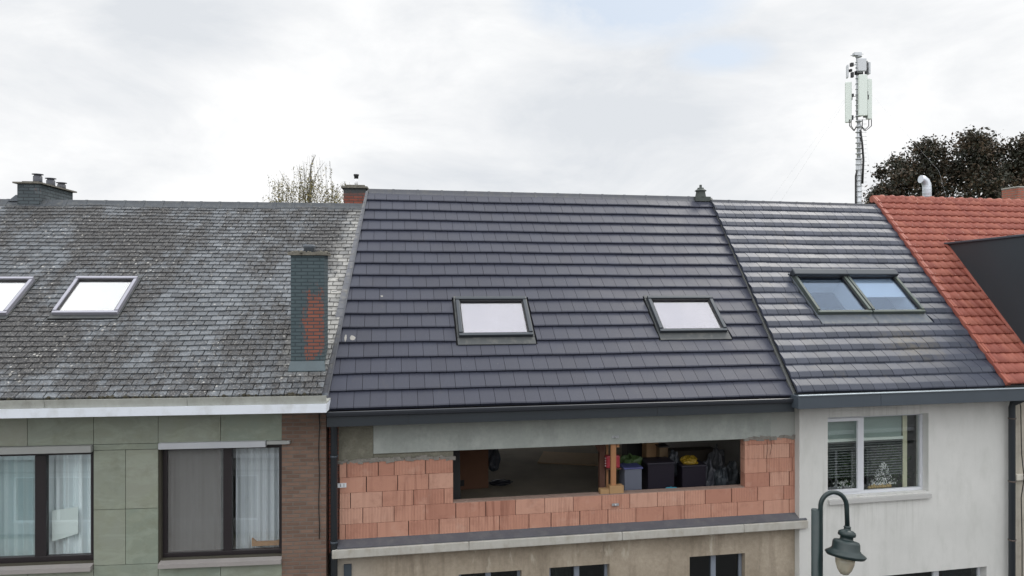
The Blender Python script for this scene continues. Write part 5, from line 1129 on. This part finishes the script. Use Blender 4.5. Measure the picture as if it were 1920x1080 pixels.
def trees():
    # copper beech
    Y = 42.0; u = Y / F; cx = (1822 - 960) * u; r = empty('copper_beech', (cx, Y, 0), 0, 'large dark reddish beech tree behind the red roof', 'tree'); rg = random.Random(12); nr = np.random.RandomState(4)
    top = H + (540 - 232) * u; mb = MB(); tips = []
    mb.tube([(0, 0, 0), (.1, 0, 3), (0, .1, 6)], [.45, .38, .3], 12); 
    for k in range(13):
        a = k * 2.4; branch(mb, (0, 0, 4.2 + (k % 5) * .9), (math.cos(a), math.sin(a) * .8, rg.uniform(.3, 1.5)), rg.uniform(4.5, 6.0), .17, rg, 2, tips, 4)
    mb.build('trunk', mat('beech_bark', (.07, .06, .055), .9).m, r)
    # lobes that make the outline of the crown (photo pixels -> metres round the trunk)
    lobes = []
    for (px, py, q) in ((1822, 292, 62), (1762, 290, 46), (1715, 315, 40), (1880, 285, 52), (1925, 300, 55), (1690, 345, 34), (1760, 345, 50), (1840, 345, 60), (1920, 350, 60), (1800, 262, 30), (1745, 268, 22), (1850, 258, 28), (1905, 258, 24), (1965, 300, 50), (1668, 350, 26), (1645, 358, 16), (1690, 300, 22), (1668, 318, 12), (1730, 262, 16), (1652, 340, 14), (1636, 366, 14), (1870, 262, 26), (1900, 275, 34), (1893, 310, 46), (1830, 256, 18), (1980, 350, 60), (1700, 385, 60), (1800, 400, 80), (1900, 410, 80), (1700, 282, 14), (1676, 300, 13)):
        lobes.append(((px - 1822) * u, nr.uniform(-1.6, 1.6), H + (540 - py - 16) * u, q * nr.uniform(.80, .96) * u))
    C = []; S = []; Rn = []
    for (x, y, z_, q) in lobes:
        nc = int(75 * (q / 1.2) ** 2) + 8
        for k in range(nc):
            v = nr.normal(size=3); v /= np.linalg.norm(v); c = np.array((x, y, z_)) + v * q * nr.uniform(.2, 1.02) * np.array((1, 1.1, 1)); tone = nr.uniform(0, 1); n = nr.randint(16, 34); cr = nr.uniform(.16, .42)
            pts = c + np.clip(nr.normal(size=(n, 3)), -1.5, 1.5) * cr * np.array((1, 1, .7)); C.append(pts); S.append(nr.uniform(.06, .13, n)); Rn.append(np.clip(tone + nr.normal(size=n) * .15, 0, 1))
    C = np.concatenate(C); S = np.concatenate(S); Rn = np.concatenate(Rn); print('beech leaves', len(C))
    t = mat('copper_leaf', rough=.65); setc(t, t.ramp(rnd(t), [(0, (.014, .019, .010)), (.5, (.028, .027, .014)), (.8, (.048, .028, .015)), (1, (.075, .050, .024))])); leaf_mesh('crown', C, S, Rn, t.m, r, rs=3)
    # sparse birch
    Y = 36.0; u = Y / F; cx = (572 - 960) * u; r = empty('birch_tree', (cx, Y, 0), 0, 'thin half bare birch tree behind the slate roof', 'tree'); rg = random.Random(31); nr = np.random.RandomState(9)
    X = lambda px: (px - 572) * u; Z = lambda py: H + (540 - py) * u; mb = MB(); C = []; S = []; Rn = []
    mb.tube([(.4, 0, 0), (.3, 0, 6), (X(580), 0, Z(400)), (X(583), 0, Z(310)), (X(592), 0, Z(290))], [.16, .12, .08, .035, .012], 8)
    tops = [(592, 290), (560, 312), (530, 322), (545, 335), (515, 345), (575, 305), (604, 300), (612, 340), (600, 330), (520, 365), (505, 330), (630, 345), (640, 335), (652, 345), (655, 365), (625, 365), (570, 340), (585, 350), (498, 365)]
    for (px, py) in tops:
        p0 = Vector((X(575 + (px - 575) * .3), rg.uniform(-.3, .3), Z(py) - rg.uniform(1.6, 2.4))); p1 = Vector((X(px), rg.uniform(-1, 1), Z(py))); mid = (p0 + p1) / 2 + Vector((0, 0, .3)); mb.tube([(X(579), 0, p0.z - 1.0), p0, mid, p1], [.03, .022, .014, .006], 5)
        for k in range(9):                                     # hanging twigs
            f = rg.uniform(.15, 1.0); q = mid.lerp(p1, f) + Vector((rg.uniform(-.25, .25), rg.uniform(-.5, .5), rg.uniform(-.1, .1))); L = rg.uniform(.6, 2.4); sw = rg.uniform(-.12, .12)
            pts = [q + Vector((sw * t_ * L + .02 * rg.uniform(-1, 1), 0, .06 - L * t_)) for t_ in (0, .3, .65, 1)]; mb.tube(pts, .0045, 3, caps=False)
            dens = 11 if py > 300 else 7
            for j in range(int(L * dens * (1.6 if q.z < Z(330) else .8))):
                f2 = rg.random(); C.append(q + Vector((sw * f2 * L + rg.gauss(0, .05), rg.gauss(0, .05), -L * f2 + rg.gauss(0, .05)))); S.append(rg.uniform(.028, .06)); Rn.append(rg.random())
    for (px, py, n, q) in ((583, 345, 260, .42), (525, 352, 110, .35), (562, 370, 260, .5), (585, 372, 260, .45), (632, 372, 150, .4), (540, 372, 160, .5), (605, 375, 130, .4), (650, 375, 110, .35), (520, 378, 90, .5)):
        for k in range(n): C.append(Vector((X(px) + rg.gauss(0, q * .5), rg.gauss(0, .4), Z(py) + rg.gauss(0, q * .7)))); S.append(rg.uniform(.03, .06)); Rn.append(rg.random())
    mb.build('trunk', mat('birch_bark', (.16, .15, .14), .8).m, r)
    t = mat('birch_leaf', rough=.6); setc(t, t.ramp(rnd(t), [(0, (.07, .07, .02)), (.6, (.16, .14, .035)), (1, (.26, .20, .05))])); leaf_mesh('crown', np.array([tuple(c) for c in C]), S, Rn, t.m, r, droop=.5, rs=5)
trees()
def reflection_stand_ins():  # greenery added inside the window, standing in for a reflected tree
    fr = RIGHT; nr = np.random.RandomState(2); t = mat('reflection_leaf', rough=.5); setc(t, t.ramp(rnd(t), [(0, (.02, .045, .02)), (.6, (.05, .10, .04)), (1, (.10, .17, .06))]))
    for (px, top, wid, lb) in ((1665, 835, .36, 'big green leaf mass standing in for a tree reflection in the white house window'), (1590, 855, .26, 'smaller green leaf mass standing in for a tree reflection in the left sash of the white house window')):
        a, zt = fr.at(px, top, .7); zb = fr.z_(px, 935, .7) - .1; w_ = fr.world((a, .7, zb)); r = empty('reflection_stand_in', w_, fr.th, lb, 'tree_reflection'); h = zt - zb
        mb = MB(); mb.lathe((0, 0, 0), [(.10, 0), (.14, .2), (.15, .22), (.13, .21)], 14); mb.build('pot', mat('pot', (.3, .16, .1), .7).m, r); mb = MB(); mb.tube([(0, 0, .15), (.02, 0, h * .8)], .012, 6); mb.build('stem', mat('stem', (.08, .07, .04), .8).m, r)
        mb = MB(); mb.box(-.3, .3, -.2, .2, -.06, -.002); mb.box(-.25, -.2, -.15, .15, -(zb - fr.z_(px, 935, .7) + .8), -.06); mb.box(.2, .25, -.15, .15, -(zb - fr.z_(px, 935, .7) + .8), -.06); mb.build('plant_stand', M['under'], r)
        n = 1500; e = nr.uniform(.2, 1, n); C = np.stack([nr.normal(size=n) * wid * .5 * np.sin(np.clip(e, .1, 1) * 2.9 + .1), nr.normal(size=n) * .1, .2 + e * (h - .2)], 1)
        leaf_mesh('foliage', C, nr.uniform(.025, .06, n), nr.uniform(0, 1, n), t.m, r, rs=7)
reflection_stand_ins()
